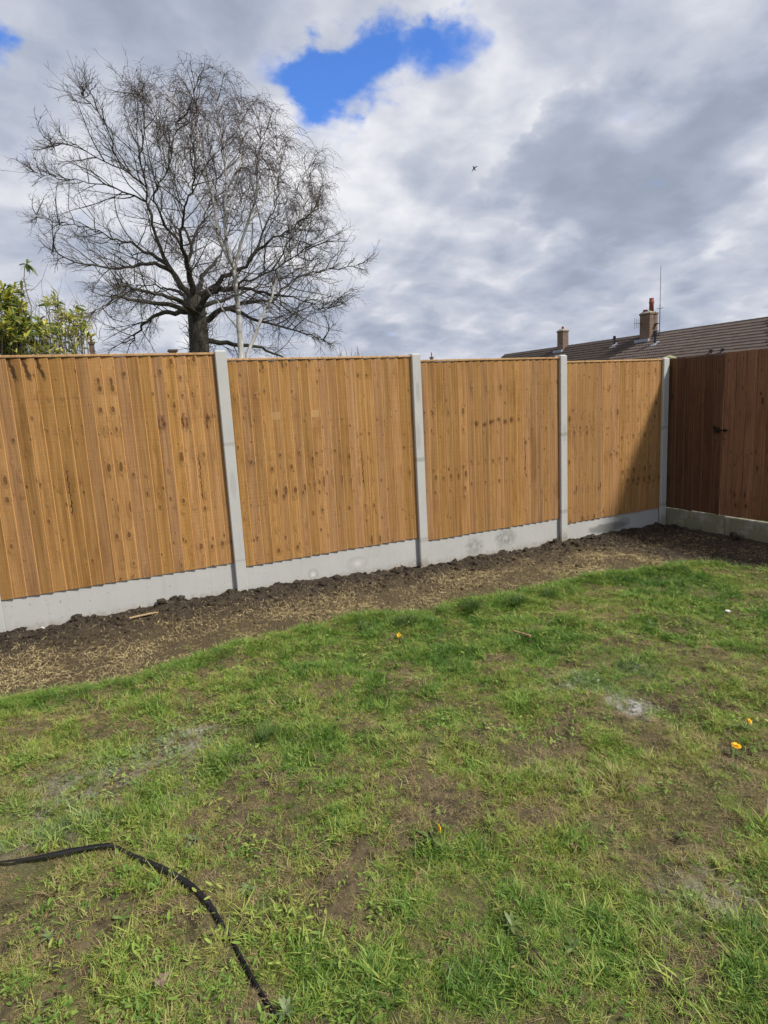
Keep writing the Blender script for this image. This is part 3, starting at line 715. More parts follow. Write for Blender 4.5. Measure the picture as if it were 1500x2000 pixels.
    while starts:
        i, p = starts.pop(); ch = [p] if p >= 0 else []
        while True:
            ch.append(i)
            if not kids[i]: break
            ks = sorted(kids[i], key=lambda q: -reach[q])
            for q in ks[1:]: starts.append((q, i))
            i = ks[0]
        Rr = rad[ch].copy()
        if p >= 0: Rr[0] = min(Rr[0], Rr[1] * 1.2)
        k = 10 if Rr.max() > .12 else 7
        thick.add(*tubes(pos[ch][None], Rr[None], k))
    cen3 = at_depth(383, 600, D0)
    def clip(P, keep_out=.12):
        """shorten what would stick out of the crown's outline"""
        pr = np.array([proj(q) for q in P[:, -1]]); ins = poly_inside(pr[:, 0], pr[:, 1], outline)
        out = ~ins & (r.random(len(P)) > keep_out)
        P[out] = P[out][:, :1] + (P[out] - P[out][:, :1]) * .40
        return P
    def fork(P, per, sidew, outw, npts, Lr, up, curl, smin=.15, taper=.55):
        """new branches along the polylines P, leaning forward along their parent and outwards from the tree"""
        T, m, _ = P.shape; k = np.repeat(np.arange(T), per); s_ = r.uniform(smin, 1.0, len(k)) * (m - 1); i0 = np.minimum(s_.astype(int), m - 2); f = (s_ - i0)[:, None]
        B = P[k, i0] * (1 - f) + P[k, i0 + 1] * f; d = norm(P[k, i0 + 1] - P[k, i0]); o_ = norm(B - cen3)
        side = norm(np.cross(d, r.normal(0, 1, B.shape))); dv = d * .75 + side * sidew * r.uniform(.6, 1.3, (len(k), 1)) + o_ * outw
        L = r.uniform(*Lr, len(k)) * (1 - taper * s_ / (m - 1))
        Q, _ = twig_cloud(B, dv, L, npts, .10, up, r, curl)
        return Q
    # first order boughs from the limbs
    nodes = np.where((tdist > .7) & (par >= 0))[0]; ni = nodes[r.random(len(nodes)) < np.clip(.35 + tdist[nodes] / 8, 0, .95)]
    d0 = norm(pos[ni] - pos[par[ni]]); o0 = norm(pos[ni] - cen3); side = norm(np.cross(d0, r.normal(0, 1, d0.shape)))
    L1 = r.uniform(1.3, 3.3, len(ni)) * np.clip(.45 + reach[ni] / 6, .45, 1.0)
    P1, _ = twig_cloud(pos[ni], d0 * .6 + side * .85 + o0 * .45, L1, 7, .10, .04, r, .15); P1 = clip(P1)
    tips = np.array([i for i in range(n) if not kids[i]]); dt = norm(pos[tips] - pos[par[tips]]); tk = np.repeat(np.arange(len(tips)), 2)
    Pt, _ = twig_cloud(pos[tips][tk], dt[tk], r.uniform(.8, 1.8, len(tk)), 7, .25, .03, r, .14); P1 = np.concatenate([P1, clip(Pt, .4)])
    thin.add(*tubes(P1, np.linspace(.022, .006, 7)[None].repeat(len(P1), 0) * r.uniform(.7, 1.25, (len(P1), 1)), 4))
    P2 = clip(fork(P1, 6, .72, .20, 5, (.55, 1.5), .02, .14), .3); tw = Geo(); tw.add(*tubes(P2, np.linspace(.0082, .0040, 5)[None].repeat(len(P2), 0), 3))
    P3 = fork(P2, 3, .75, .12, 4, (.22, .62), .04, .16); tw.add(*tubes(P3, np.linspace(.0052, .0028, 4)[None].repeat(len(P3), 0), 3))
    P4 = fork(P3[r.random(len(P3)) < .3], 1, .7, .1, 3, (.12, .32), .05, .15); tw.add(*tubes(P4, np.linspace(.0045, .0026, 3)[None].repeat(len(P4), 0), 3))
    mb = mat_bark("dark_bark", (.026, .023, .018), (.085, .078, .058)); mt = mat_bark("twig_bark", (.046, .042, .038), (.105, .094, .084), 20)
    base_p = pos[0]
    root = empty("bare_tree", (base_p[0], base_p[1], -.2)); off = Vector((-base_p[0], -base_p[1], .2))
    def child(name, me): o = obj(name, me, root); o.location = off; return o
    child("trunk", thick.me("trunk", mb)); child("branches", thin.me("branches", mb))['kind'] = 'stuff'; child("crown", tw.me("crown", mt))['kind'] = 'stuff'
    # ivy stems and suckers round the foot of the trunk
    iv = Geo(); T = 220; zz = r.uniform(0.4, 5.8, T)
    bp = np.array([np.interp(zz, pos[:20, 2], pos[:20, k]) for k in range(3)]).T; an = r.uniform(0, 6.28, T)
    rr_ = np.interp(zz, [0, 6], [.46, .36]); bp[:, 0] += np.cos(an) * rr_; bp[:, 1] += np.sin(an) * rr_; bp[:, 2] = zz
    dv = np.stack([np.cos(an) * .5, np.sin(an) * .5, np.full(T, .8)], 1)
    Pi, _ = twig_cloud(bp, dv, r.uniform(.4, 1.1, T), 5, .5, .05, r, .5); iv.add(*tubes(Pi, np.linspace(.014, .005, 5)[None].repeat(T, 0), 3))
    child("suckers", iv.me("suckers", mt))['kind'] = 'stuff'
    tag(root, "large dark leafless broad-crowned tree behind the nearest fence panel", "tree")

def build_birch():
    r = np.random.default_rng(8); D0 = 22.5
    stems = [
        ([(472, 760), (470, 690), (466, 620), (461, 560), (453, 515), (443, 475), (440, 430), (437, 380), (442, 325), (440, 280), (434, 230), (426, 180), (424, 140)], .135, -1.0),
        ([(453, 515), (435, 485), (423, 445), (420, 390), (410, 350), (402, 300), (390, 240), (370, 190), (345, 150), (330, 115)], .085, 1.5),
        ([(457, 530), (470, 480), (485, 430), (495, 390), (502, 340), (507, 280), (508, 230), (506, 185)], .075, -2.0),
        ([(481, 770), (483, 695), (505, 640), (525, 595), (542, 545), (565, 495), (580, 455), (590, 400), (600, 350), (603, 300)], .085, 1.0),
        ([(466, 645), (425, 590), (385, 540), (350, 495), (335, 470)], .035, 2.0),
        ([(423, 445), (405, 405), (375, 350), (355, 300), (330, 240), (300, 170), (275, 120)], .05, 2.5),
        ([(440, 430), (455, 380), (465, 320), (470, 250), (468, 190), (470, 140)], .05, 1.5),
        ([(565, 495), (590, 455), (605, 420), (618, 385)], .03, -1.0),
        ([(485, 430), (515, 385), (540, 330), (548, 280), (540, 230)], .04, 1.5),
        ([(410, 350), (385, 290), (375, 230), (385, 170), (378, 120)], .045, -1.5),
    ]
    pale = Geo(); bro = Geo(); twg = Geo(); allst = []
    for (pl, rb, off) in stems:
        n = len(pl); pl = [(u, v if v > 455 else 455 + (v - 455) * .815) for u, v in pl]; P3 = np.array([at_depth(u, v, D0 + off * k / (n - 1)) for k, (u, v) in enumerate(pl)])
        P3 = resample(P3, .35); P3[1:-1] += r.normal(0, .02, P3[1:-1].shape); L = len(P3)
        R3 = .92 * rb * (1 - .86 * np.linspace(0, 1, L) ** .9)
        pale.add(*tubes(P3[None], R3[None], 8)); allst.append((P3, R3))
    # rising side branches with hanging twigs
    B = []; Dd = []; Ln = []
    for (P3, R3) in allst:
        L = len(P3)
        for k in range(int(L * .30), L):
            for _ in range(2 if k < L * .6 else 3):
                an = r.uniform(0, 6.28); t = norm(P3[min(k + 1, L - 1)] - P3[k - 1])
                dv = norm(np.array([math.cos(an), math.sin(an), 0])) * r.uniform(.45, .8) + t * r.uniform(.7, 1.1)
                B.append(P3[k]); Dd.append(dv); Ln.append(r.uniform(.5, 1.5) * (1.0 if k > L * .5 else .75))
    B, Dd, Ln = np.array(B), np.array(Dd), np.array(Ln)
    P1, d1 = twig_cloud(B, Dd, Ln, 7, .12, .10, r, .13); P1[:, 4:, 2] -= np.array([.03, .10, .22])[None] * Ln[:, None]
    bro.add(*tubes(P1, np.linspace(.017, .006, 7)[None].repeat(len(P1), 0), 3))
    k2 = np.repeat(np.arange(len(P1)), 9); j2 = r.integers(2, 7, len(k2)); b2 = P1[k2, j2]
    L2 = r.uniform(.35, 1.0, len(k2))
    P2, d2 = twig_cloud(b2, norm(P1[k2, -1] - P1[k2, 1]), L2, 6, .45, .08, r, .22)
    s = np.linspace(0, 1, 6); P2[:, :, 2] -= (s ** 2)[None] * L2[:, None] * .75
    twg.add(*tubes(P2, np.linspace(.0062, .0032, 6)[None].repeat(len(P2), 0), 3))
    k3 = np.repeat(np.arange(len(P2)), 2); j3 = r.integers(2, 6, len(k3)); b3 = P2[k3, j3]; L3 = r.uniform(.2, .6, len(k3))
    P3_, _ = twig_cloud(b3, d2[k3], L3, 4, .4, -.25, r, .2); P3_[:, :, 2] -= (np.linspace(0, 1, 4) ** 2)[None] * L3[:, None] * .5
    twg.add(*tubes(P3_, np.linspace(.0048, .0028, 4)[None].repeat(len(P3_), 0), 3))
    mp = mat_bark("birch_bark", (.34, .325, .295), (.56, .545, .51), 14, True); mb = mat_bark("birch_branch", (.10, .075, .062), (.21, .17, .145), 12); mt = mat_bark("birch_twig", (.060, .046, .046), (.125, .10, .098), 20)
    b0 = allst[0][0][0]
    root = empty("birch_tree", (b0[0], b0[1], -.2)); off = Vector((-b0[0], -b0[1], .2))
    for nm, g, m in (("trunk", pale, mp), ("branches", bro, mb), ("crown", twg, mt)):
        o = obj(nm, g.me(nm, m), root); o.location = off; o['kind'] = 'stuff' if nm != 'trunk' else ''
        if nm == 'trunk': del o['kind']
    tag(root, "slender pale-stemmed birch with fine drooping twigs in front of the dark tree", "tree")
build_oak(); build_birch()

# ---------------------------------------------------------------- house beyond the fence
def mat_brick(name, sx=1.0):
    m, t, b = new_mat(name)
    oc = t.node('ShaderNodeTexCoord').outputs['Object']; x, y, z = t.sep(oc)
    br = t.node('ShaderNodeTexBrick'); t.put(br.inputs['Vector'], t.comb(t.m('ADD', x, y), z, 0.0))
    br.inputs['Color1'].default_value = (.135, .075, .050, 1); br.inputs['Color2'].default_value = (.21, .125, .08, 1); br.inputs['Mortar'].default_value = (.21, .185, .15, 1)
    br.inputs['Scale'].default_value = 1.0; br.inputs['Brick Width'].default_value = .225; br.inputs['Row Height'].default_value = .075; br.inputs['Mortar Size'].default_value = .010
    n = t.noise(oc, 6, 4, .6)
    c = t.mix(t.m('MULTIPLY', t.ss(n, .45, .75), .5), br.outputs['Color'], (.10, .06, .045))
    t.put(b.inputs['Base Color'], c); b.inputs['Roughness'].default_value = .92
    t.put(b.inputs['Normal'], t.bump(t.m('SUBTRACT', 1.0, br.outputs['Fac']), .8, .01))
    return m

def build_house():
    RX, RZ = 36.7, 5.15; y0, y1 = 41.5, 4.0; half = 4.3; pitch = math.radians(32.5)
    root = empty("terraced_house", (RX, (y0 + y1) / 2, -.4)); rz0 = -.4; cy = (y0 + y1) / 2
    mbk = mat_brick("house_brick")
    mlead = simple_mat("lead_flashing", (.30, .32, .36), .6, .3, 6)
    mtile = new_mat("concrete_roof_tile"); mt, t, b = mtile
    oi = t.node('ShaderNodeObjectInfo'); gp = t.node('ShaderNodeNewGeometry').outputs['Position']
    rn = t.m('FRACT', t.m('ADD', oi.outputs['Random'], t.noise(gp, 3.0, 2)))
    n = t.noise(gp, 1.1, 5, .65); n2 = t.noise(gp, 9, 4, .6)
    c = t.mix(n, (.060, .045, .040), (.105, .083, .074)); c = t.mix(t.m('MULTIPLY', rn, .5), c, (.125, .10, .088)); c = t.mix(t.m('MULTIPLY', t.ss(n2, .58, .75), .4), c, (.15, .14, .10))
    t.put(b.inputs['Base Color'], c); b.inputs['Roughness'].default_value = .9; b.inputs['Specular IOR Level'].default_value = .2
    def L(x, y, z): return (x - RX, y - cy, z - rz0)
    ez = RZ - half * math.tan(pitch)
    # walls with gable ends
    m = MB(); prof = [(-half + .35, 0), (half - .35, 0), (half - .35, ez + .2 - rz0), (0, RZ - .12 - rz0), (-half + .35, ez + .2 - rz0)]
    m.prism(prof, y1 + .15 - cy, y0 - .15 - cy, 'y'); m.build("wall", mbk, root)
    # windows and doors on the side facing the gardens
    mg = simple_mat("window_glass", (.03, .035, .04), .08, .2, 2); mf = simple_mat("white_frame", (.75, .75, .74), .4, .05, 5)
    for k in range(9):
        yy = y1 + 2.2 + k * 4.0; xw = -half + .35
        fr = MB(); fr.box(xw - .05, xw - .006, yy - .75 - cy, yy + .75 - cy, 1.35, 2.45); f = fr.build("window", mf, root)
        gl = MB(); gl.box(xw - .06, xw - .052, yy - .67 - cy, yy - .03 - cy, 1.43, 2.37); gl.box(xw - .06, xw - .052, yy + .03 - cy, yy + .67 - cy, 1.43, 2.37); gl.build("pane", mg, f)
    # roof: battened slope under the tiles, then the tiles
    sl = half / math.cos(pitch); cs, sn = math.cos(pitch), math.sin(pitch)
    roof = empty("roof"); roof.parent = root
    m = MB(); e = .03
    for sgn in (-1, 1):
        a = [(0, RZ - rz0 - e), (sgn * half, ez - rz0 - e), (sgn * half, ez - rz0 - e - .06), (0, RZ - rz0 - e - .08)]
        if sgn < 0: a = a[::-1]
        m.prism(a, y1 - cy, y0 - cy, 'y')
    m.build("roof_slope", mt, roof)
    # one interlocking double-roll tile: width along y, length down the slope
    TW, TG, TL = .30, .345, .42
    prof = [(0, 0), (.03, .034), (.075, .052), (.12, .034), (.15, .004), (.165, .004), (.20, .034), (.235, .052), (.275, .034), (.30, .0)]
    prof = [(p[0], p[1] * 1.45) for p in prof]
    vs = []; k = len(prof)
    for s_, lift in ((0.0, .0), (TL, .060)):
        for (w, h) in prof: vs.append((-s_ * cs - (h + lift) * sn, -w, -s_ * sn + (h + lift) * cs))
    for (w, h) in prof: vs.append((-TL * cs - (h * .2 - .014) * sn, -w, -TL * sn + (h * .2 - .014) * cs))
    fs = [(i, i + 1, k + i + 1, k + i) for i in range(k - 1)] + [(k + i, k + i + 1, 2 * k + i + 1, 2 * k + i) for i in range(k - 1)]
    tile_me = mesh_np("tile", vs, fs, mt)
    cells = []
    rows = int(sl / TG); cols = int((y0 - y1) / TW)
    for rr in range(rows):
        for cc in range(cols):
            s_ = rr * TG + .05; loc = np.array([RX - s_ * cs, y0 - cc * TW - .05, RZ - s_ * sn + .0])
            u, v = proj(loc + np.array([-.15, -.15, 0])); dist = np.linalg.norm(loc - CAM)
            vis = (u < 1500) and (v < np.interp(u, [0, 1090, 1300, 1500], [690, 697, 700, 682]))
            cells.append((0 if vis else 1, dist, loc))
    cells.sort(key=lambda q: (q[0], q[1]))
    base = np.array(vs, float); fq = np.array(fs); rest_v = []; rest_f = []; nb = 0
    for i, (_, _, loc) in enumerate(cells):
        lp = loc - np.array([RX, cy, rz0]); jit = rnd.uniform(-.006, .006)
        if i < 300:
            o = bpy.data.objects.new("tile", tile_me); o.location = (lp[0], lp[1], lp[2] + jit); link(o, roof)
        else:
            rest_v.append(base + lp + np.array([0, 0, jit])); rest_f.append(fq + nb); nb += len(base)
    o = obj("tiles", mesh_np("tiles", np.concatenate(rest_v), np.concatenate(rest_f), mt), roof); o['kind'] = 'stuff'
    # ridge tiles
    rv = Geo(); n = int((y0 - y1) / .45)
    a = np.linspace(-.25 * math.pi, 1.25 * math.pi, 7)
    for i in range(n):
        yy = y0 - i * .45 - cy; V = []
        for dy, sc_ in ((0, 1.0), (-.44, 1.06)):
            for q in a: V.append((.14 * sc_ * math.cos(q), yy + dy, RZ - rz0 - .03 + .12 * sc_ * math.sin(q)))
        idx = np.array([(j, j + 1, 7 + j + 1, 7 + j) for j in range(6)]); rv.add(np.array(V), idx)
    o = obj("ridge_tiles", rv.me("ridge_tiles", mt, False), roof); o['kind'] = 'stuff'
    # verge board at the far gable
    m = MB(); m.prism([(0, RZ - rz0 + .02), (-half, ez - rz0 + .02), (-half, ez - rz0 - .2), (0, RZ - rz0 - .2)], y0 - cy, y0 + .06 - cy, 'y'); m.build("verge", mt, roof)
    # chimneys
    mcap = simple_mat("mossy_mortar", (.27, .25, .19), .95, .35, 9, .5); mpot = simple_mat("terracotta", (.26, .075, .05), .8, .3, 12)
    def chimney(u, vb, vt, wpx, pots):
        D = ray(u, vb); P = CAM + D * ((RX - .35) / D[0]); dep = (P - CAM) @ FWD; s = dep / CAM_F
        w = wpx * s; h = (vb - vt) * s; yy = P[1]; xx = RX - .28
        wy = w * .37; wx = w * .34
        ch = MB(); zb = P[2] - .6; zt = P[2] + h
        ch.box(xx - wx - RX, xx + wx - RX, yy - wy - cy, yy + wy - cy, zb - rz0, zt - .18 - rz0)
        ch.box(xx - wx - .04 - RX, xx + wx + .04 - RX, yy - wy - .04 - cy, yy + wy + .04 - cy, zt - .18 - rz0, zt - .09 - rz0)
        c = ch.build("chimney", mbk, root)
        k = MB(); k.add([(xx - wx - .05 - RX, yy - wy - .05 - cy, zt - .09 - rz0), (xx + wx + .05 - RX, yy - wy - .05 - cy, zt - .09 - rz0), (xx + wx + .05 - RX, yy + wy + .05 - cy, zt - .09 - rz0), (xx - wx - .05 - RX, yy + wy + .05 - cy, zt - .09 - rz0),
                         (xx - wx * .6 - RX, yy - wy * .6 - cy, zt + .05 - rz0), (xx + wx * .6 - RX, yy - wy * .6 - cy, zt + .05 - rz0), (xx + wx * .6 - RX, yy + wy * .6 - cy, zt + .05 - rz0), (xx - wx * .6 - RX, yy + wy * .6 - cy, zt + .05 - rz0)],
                        [(0, 1, 5, 4), (1, 2, 6, 5), (2, 3, 7, 6), (3, 0, 4, 7), (4, 5, 6, 7), (3, 2, 1, 0)])
        k.build("flaunching", mcap, c)
        f = MB(); zf = RZ - (RX - xx + wx) * math.tan(pitch)
        f.box(xx - wx - .34 - RX, xx - wx - .005 - RX, yy - wy - .16 - cy, yy + wy + .16 - cy, zf - .19 - rz0, zf + .10 - rz0); f.build("flashing", mlead, c)
        for (du, h_, rad) in pots:
            p = MB(); hh = h_ * s; p.lathe([(rad, 0), (rad * .95, hh * .55), (rad * 1.12, hh * .62), (rad * 1.12, hh * .72), (rad * .92, hh * .76), (rad * 1.0, hh * .95), (rad * .85, hh)], (xx - RX, yy - du * s - cy, zt + .04 - rz0), 14)
            p.build("chimney_pot", mpot, c, smooth=True)
        return c, P, s, yy, xx, zt
    chimney(1098, 678, 645, 21, [(0, 5, .09)])
    c2, P2, s2, yy2, xx2, zt2 = chimney(1265, 654, 611, 32, [(6, 24, .15), (-8, 4, .16)])
    # aerial mast strapped to the big chimney, and a small aerial on the other side
    ma = simple_mat("dull_metal", (.09, .075, .075), .5, .3, 10, 0, .5)
    Pm = at_depth(1288, 655, (P2 - CAM) @ FWD - .4); hm = 128 * s2
    ar = empty("mast_aerial", Pm)
    g = MB(); g.lathe([(.026, 0), (.026, hm * .45), (.018, hm * .46), (.014, hm)], (0, 0, 0), 8); g.build("mast", ma, ar)
    g = MB(); g.box(-.30, .02, -.02, .40, hm * .06, hm * .06 + .05); g.build("bracket", ma, ar); g = MB(); g.box(-.22, .02, -.02, .40, hm * .17, hm * .17 + .05); g.build("bracket", ma, ar)
    g = MB(); g.box(-.02, .02, -.25, .25, hm * .39, hm * .39 + .025); g.build("crossbar", ma, ar)
    tag(ar, "tall thin aerial mast strapped to the larger chimney", "aerial")
    Pa = at_depth(1248, 632, (P2 - CAM) @ FWD - .3); ar = empty("small_aerial", Pa)
    g = MB(); g.box(-.45, .45, -.012, .012, -.012, .012); g.build("boom", ma, ar)
    for k in range(6):
        g = MB(); xk = -.4 + k * .16; g.box(xk - .008, xk + .008, -.3, .3, -.25 + .02 * k, .25 - .02 * k) if False else g.box(xk - .008, xk + .008, -.008, .008, -.35 + .03 * k, .35 - .03 * k); g.build("element", ma, ar)
    g = MB(); g.box(.1, .12, -.5, .012, -.02, .0); g.build("arm", ma, ar)
    tag(ar, "small spiky aerial on the left side of the larger chimney", "aerial")
    # soil vent pipes on the slope
    mpv = simple_mat("black_pipe", (.018, .020, .026), .4, .2, 10)
    for i, (u, v, hp) in enumerate([(1200, 676, 19), (1279, 674, 24), (1388, 693, 10), (1411, 690, 9)]):
        D = ray(u, v); N = np.array([-sn, 0, cs]); P = CAM + D * (((np.array([RX, 0, RZ]) - CAM) @ N) / (D @ N)); s = ((P - CAM) @ FWD) / CAM_F
        g = MB(); q = (P[0] - RX, P[1] - cy, P[2] - rz0)
        hh = hp * s; g.lathe([(.075, -.2), (.075, hh * .72), (.10, hh * .74), (.10, hh), (.07, hh + .01)], q, 10); p = g.build("vent_pipe", mpv, root, smooth=False)
        if i < 2:
            g = MB(); g.add([(q[0] - .45 * cs, q[1] - .32, q[2] - .45 * sn + .07), (q[0] + .3 * cs, q[1] - .25, q[2] + .3 * sn + .09), (q[0] + .3 * cs, q[1] + .25, q[2] + .3 * sn + .09), (q[0] - .45 * cs, q[1] + .32, q[2] - .45 * sn + .07), (q[0], q[1], q[2] + .16)], [(0, 1, 4), (1, 2, 4), (2, 3, 4), (3, 0, 4), (3, 2, 1, 0)]); g.build("flashing", mlead, p)
    tag(root, "long low brick house with brown tiled roof and two chimneys beyond the fence", "house")
    # three more chimneys of houses too far off to show anything else above the fence
    for (u, vt, w, dep, lab, potu) in [(178, 668, 9, 32, "thin brick chimney seen through twigs beside the yellow-green shrub", True), (337, 683, 13, 30, "brown brick chimney top just above the fence left of the tree trunk", False), (843, 697, 4.5, 60, "tiny distant brick chimney above the third golden panel", True)]:
        P = at_depth(u, vt, dep); s = dep / CAM_F; ww = w * s / 2; rt = empty("distant_chimney", (P[0], P[1], -.4)); H = P[2] + .4
        g = MB(); g.box(-ww, ww, -ww, ww, 0, H - .1); g.build("stack", mbk, rt)
        g = MB(); g.box(-ww - .05, ww + .05, -ww - .05, ww + .05, H - .1, H); g.build("corbel", mbk, rt)
        if potu:
            g = MB(); g.lathe([(ww * .5, 0), (ww * .42, .3), (ww * .5, .34), (ww * .45, .4)], (0, 0, H), 10); g.build("chimney_pot", mpot, rt)
        tag(rt, lab, "chimney")

# ---------------------------------------------------------------- shrubs behind the fence
def leaf_mesh(name, mat, L=.10, W=.026, curl=.25, fold=.3):
    vs = []; fs = []; n = 6
    for i in range(n + 1):
        s = i / n; w = W * .5 * math.sin(math.pi * min(1, s * .93 + .04)) ** .8; z = -curl * L * s * s
        x = L * s
        vs += [(x, -w, z + fold * w), (x, 0, z), (x, w, z + fold * w)]
    for i in range(n):
        a = i * 3; fs += [(a, a + 1, a + 4, a + 3), (a + 1, a + 2, a + 5, a + 4)]
    return mesh_np(name, vs, fs, mat, True)
def mat_leaf(name, c1, c2, c3, rough=.45, trans=.38, tint_attr=False):
    m, t, b = new_mat(name)
    oi = t.node('ShaderNodeObjectInfo').outputs['Random']; pos = t.node('ShaderNodeNewGeometry').outputs['Position']
    n = t.noise(pos, 9.0, 3, .6); n2 = t.noise(pos, 60, 3)
    c = t.mix(t.ss(n, .35, .65), c1, c2); c = t.mix(t.ss(t.m('ADD', n2, t.m('MULTIPLY', oi, .3)), .62, .8), c, c3)
    t.put(b.inputs['Base Color'], c); b.inputs['Roughness'].default_value = rough; b.inputs['Specular IOR Level'].default_value = .4
    tr = t.node('ShaderNodeBsdfTranslucent'); t.put(tr.inputs[0], c)
    mx = t.node('ShaderNodeMixShader'); mx.inputs[0].default_value = trans
    t.l.new(b.outputs[0], mx.inputs[1]); t.l.new(tr.outputs[0], mx.inputs[2]); t.l.new(mx.outputs[0], t.n['Material Output'].inputs[0])
    return m
def rot_to(d, roll, pitch=0.0):
    d = Vector(d).normalized(); q = d.to_track_quat('X', 'Z')
    return q.to_matrix() @ Matrix.Rotation(roll, 3, 'X')
def leaf_cluster(center, axis, n, L, r, tilt=(.5, 1.2)):
    """directions of a whorl of leaves round a shoot tip"""
    ax = norm(np.array(axis)); a = norm(np.cross(ax, [.3, .5, .81])); b = np.cross(ax, a); out = []
    for i in range(n):
        an = 2.4 * i + r.uniform(-.4, .4); tl = r.uniform(*tilt)
        d = math.cos(tl) * ax + math.sin(tl) * (math.cos(an) * a + math.sin(an) * b)
        out.append((np.array(center) - ax * r.uniform(0, .09), d, L * r.uniform(.6, 1.15)))
    return out
def build_shrub(name, label, depth, cells, mats, seed, Lf, nlv, stem_mat, n_single=90, bare=None):
    r = np.random.default_rng(seed); root = empty(name, (*at_depth(cells[0][0], 760, depth)[:2], -.1)); ro = np.array(root.location)
    stems = Geo(); leaves = []
    foot = ro + np.array([0, 0, .05])
    for (u, v, su, sv, n) in cells:
        for _ in range(n):
            tip = at_depth(u + r.normal(0, su), v + r.normal(0, sv), depth + r.normal(0, .30))
            if tip[1] < .22: tip[1] = .22 + r.uniform(0, .15)
            mid = (foot + tip) / 2 + r.normal(0, .16, 3); mid[1] = max(mid[1], .3); low = tip + (mid - tip) * .35 + r.normal(0, .03, 3)
            low[1] = max(low[1], .2)
            c = np.array([foot + r.normal(0, .12, 3) * [1, .4, 0], mid, low, tip]); s = np.linspace(0, 1, 8)
            P = np.stack([np.interp(s, [0, .5, .82, 1], c[:, k]) for k in range(3)], 1)
            stems.add(*tubes(P[None], np.linspace(.008, .0022, 8)[None], 4))
            ax = norm(tip - mid) + np.array([0, 0, .4])
            ax = ax + r.normal(0, .45, 3); leaves += leaf_cluster(tip, ax, int(nlv * r.uniform(.6, 1.3)), Lf, r)
            for w in (.50, .62, .73, .86): leaves += leaf_cluster(np.array([np.interp(w, np.linspace(0, 1, 8), P[:, k]) for k in range(3)]), ax, int(nlv * .4), Lf * .9, r, (.8, 1.5))
    o = obj("stems", stems.me("stems", stem_mat), root, -ro); o['kind'] = 'stuff'
    protos = [leaf_mesh("leaf", m, 1.0, .27, .12 + .3 * k, .35) for k, m in enumerate(mats)]
    order = r.permutation(len(leaves)); acc = [([], [], 0) for _ in mats]
    pv = [np.array([tuple(q.co) for q in p.vertices]) for p in protos]; pf = [np.array([tuple(q.vertices) for q in p.polygons]) for p in protos]
    V = [[] for _ in mats]; F = [[] for _ in mats]; nb = [0] * len(mats)
    for cnt, li in enumerate(order):
        c, d, L = leaves[li]; k = int(r.integers(0, len(mats))); R = rot_to(d, r.uniform(-.9, .9))
        if c[1] + d[1] * L < .16: continue
        if cnt < n_single:
            o = bpy.data.objects.new("leaf", protos[k]); o.location = (c - ro).tolist(); o.rotation_euler = R.to_euler(); o.scale = (L, L, L); link(o, root)
        else:
            W = (pv[k] * L) @ np.array(R).T + (c - ro); V[k].append(W); F[k].append(pf[k] + nb[k]); nb[k] += len(W)
    for k, m in enumerate(mats):
        if V[k]:
            o = obj("foliage", mesh_np("foliage", np.concatenate(V[k]), np.concatenate(F[k]), m, True), root); o['kind'] = 'stuff'
    if bare:
        B = []; 
        for (u, v, su, sv, n) in bare:
            for _ in range(n): B.append((at_depth(u + r.normal(0, su), v + r.normal(0, sv), depth + r.normal(.2, .2)), ))
        base = np.array([b[0] for b in B]); P, d = twig_cloud(base, np.tile([0, 0, 1.0], (len(base), 1)) + r.normal(0, .4, (len(base), 3)), r.uniform(.2, .45, len(base)), 5, .3, .1, r, .25); g = Geo(); g.add(*tubes(P, np.linspace(.003, .0012, 5)[None].repeat(len(P), 0), 3))
        o = obj("twigs", g.me("twigs", stem_mat), root, -ro); o['kind'] = 'stuff'
    tag(root, label, "shrub")
    return root
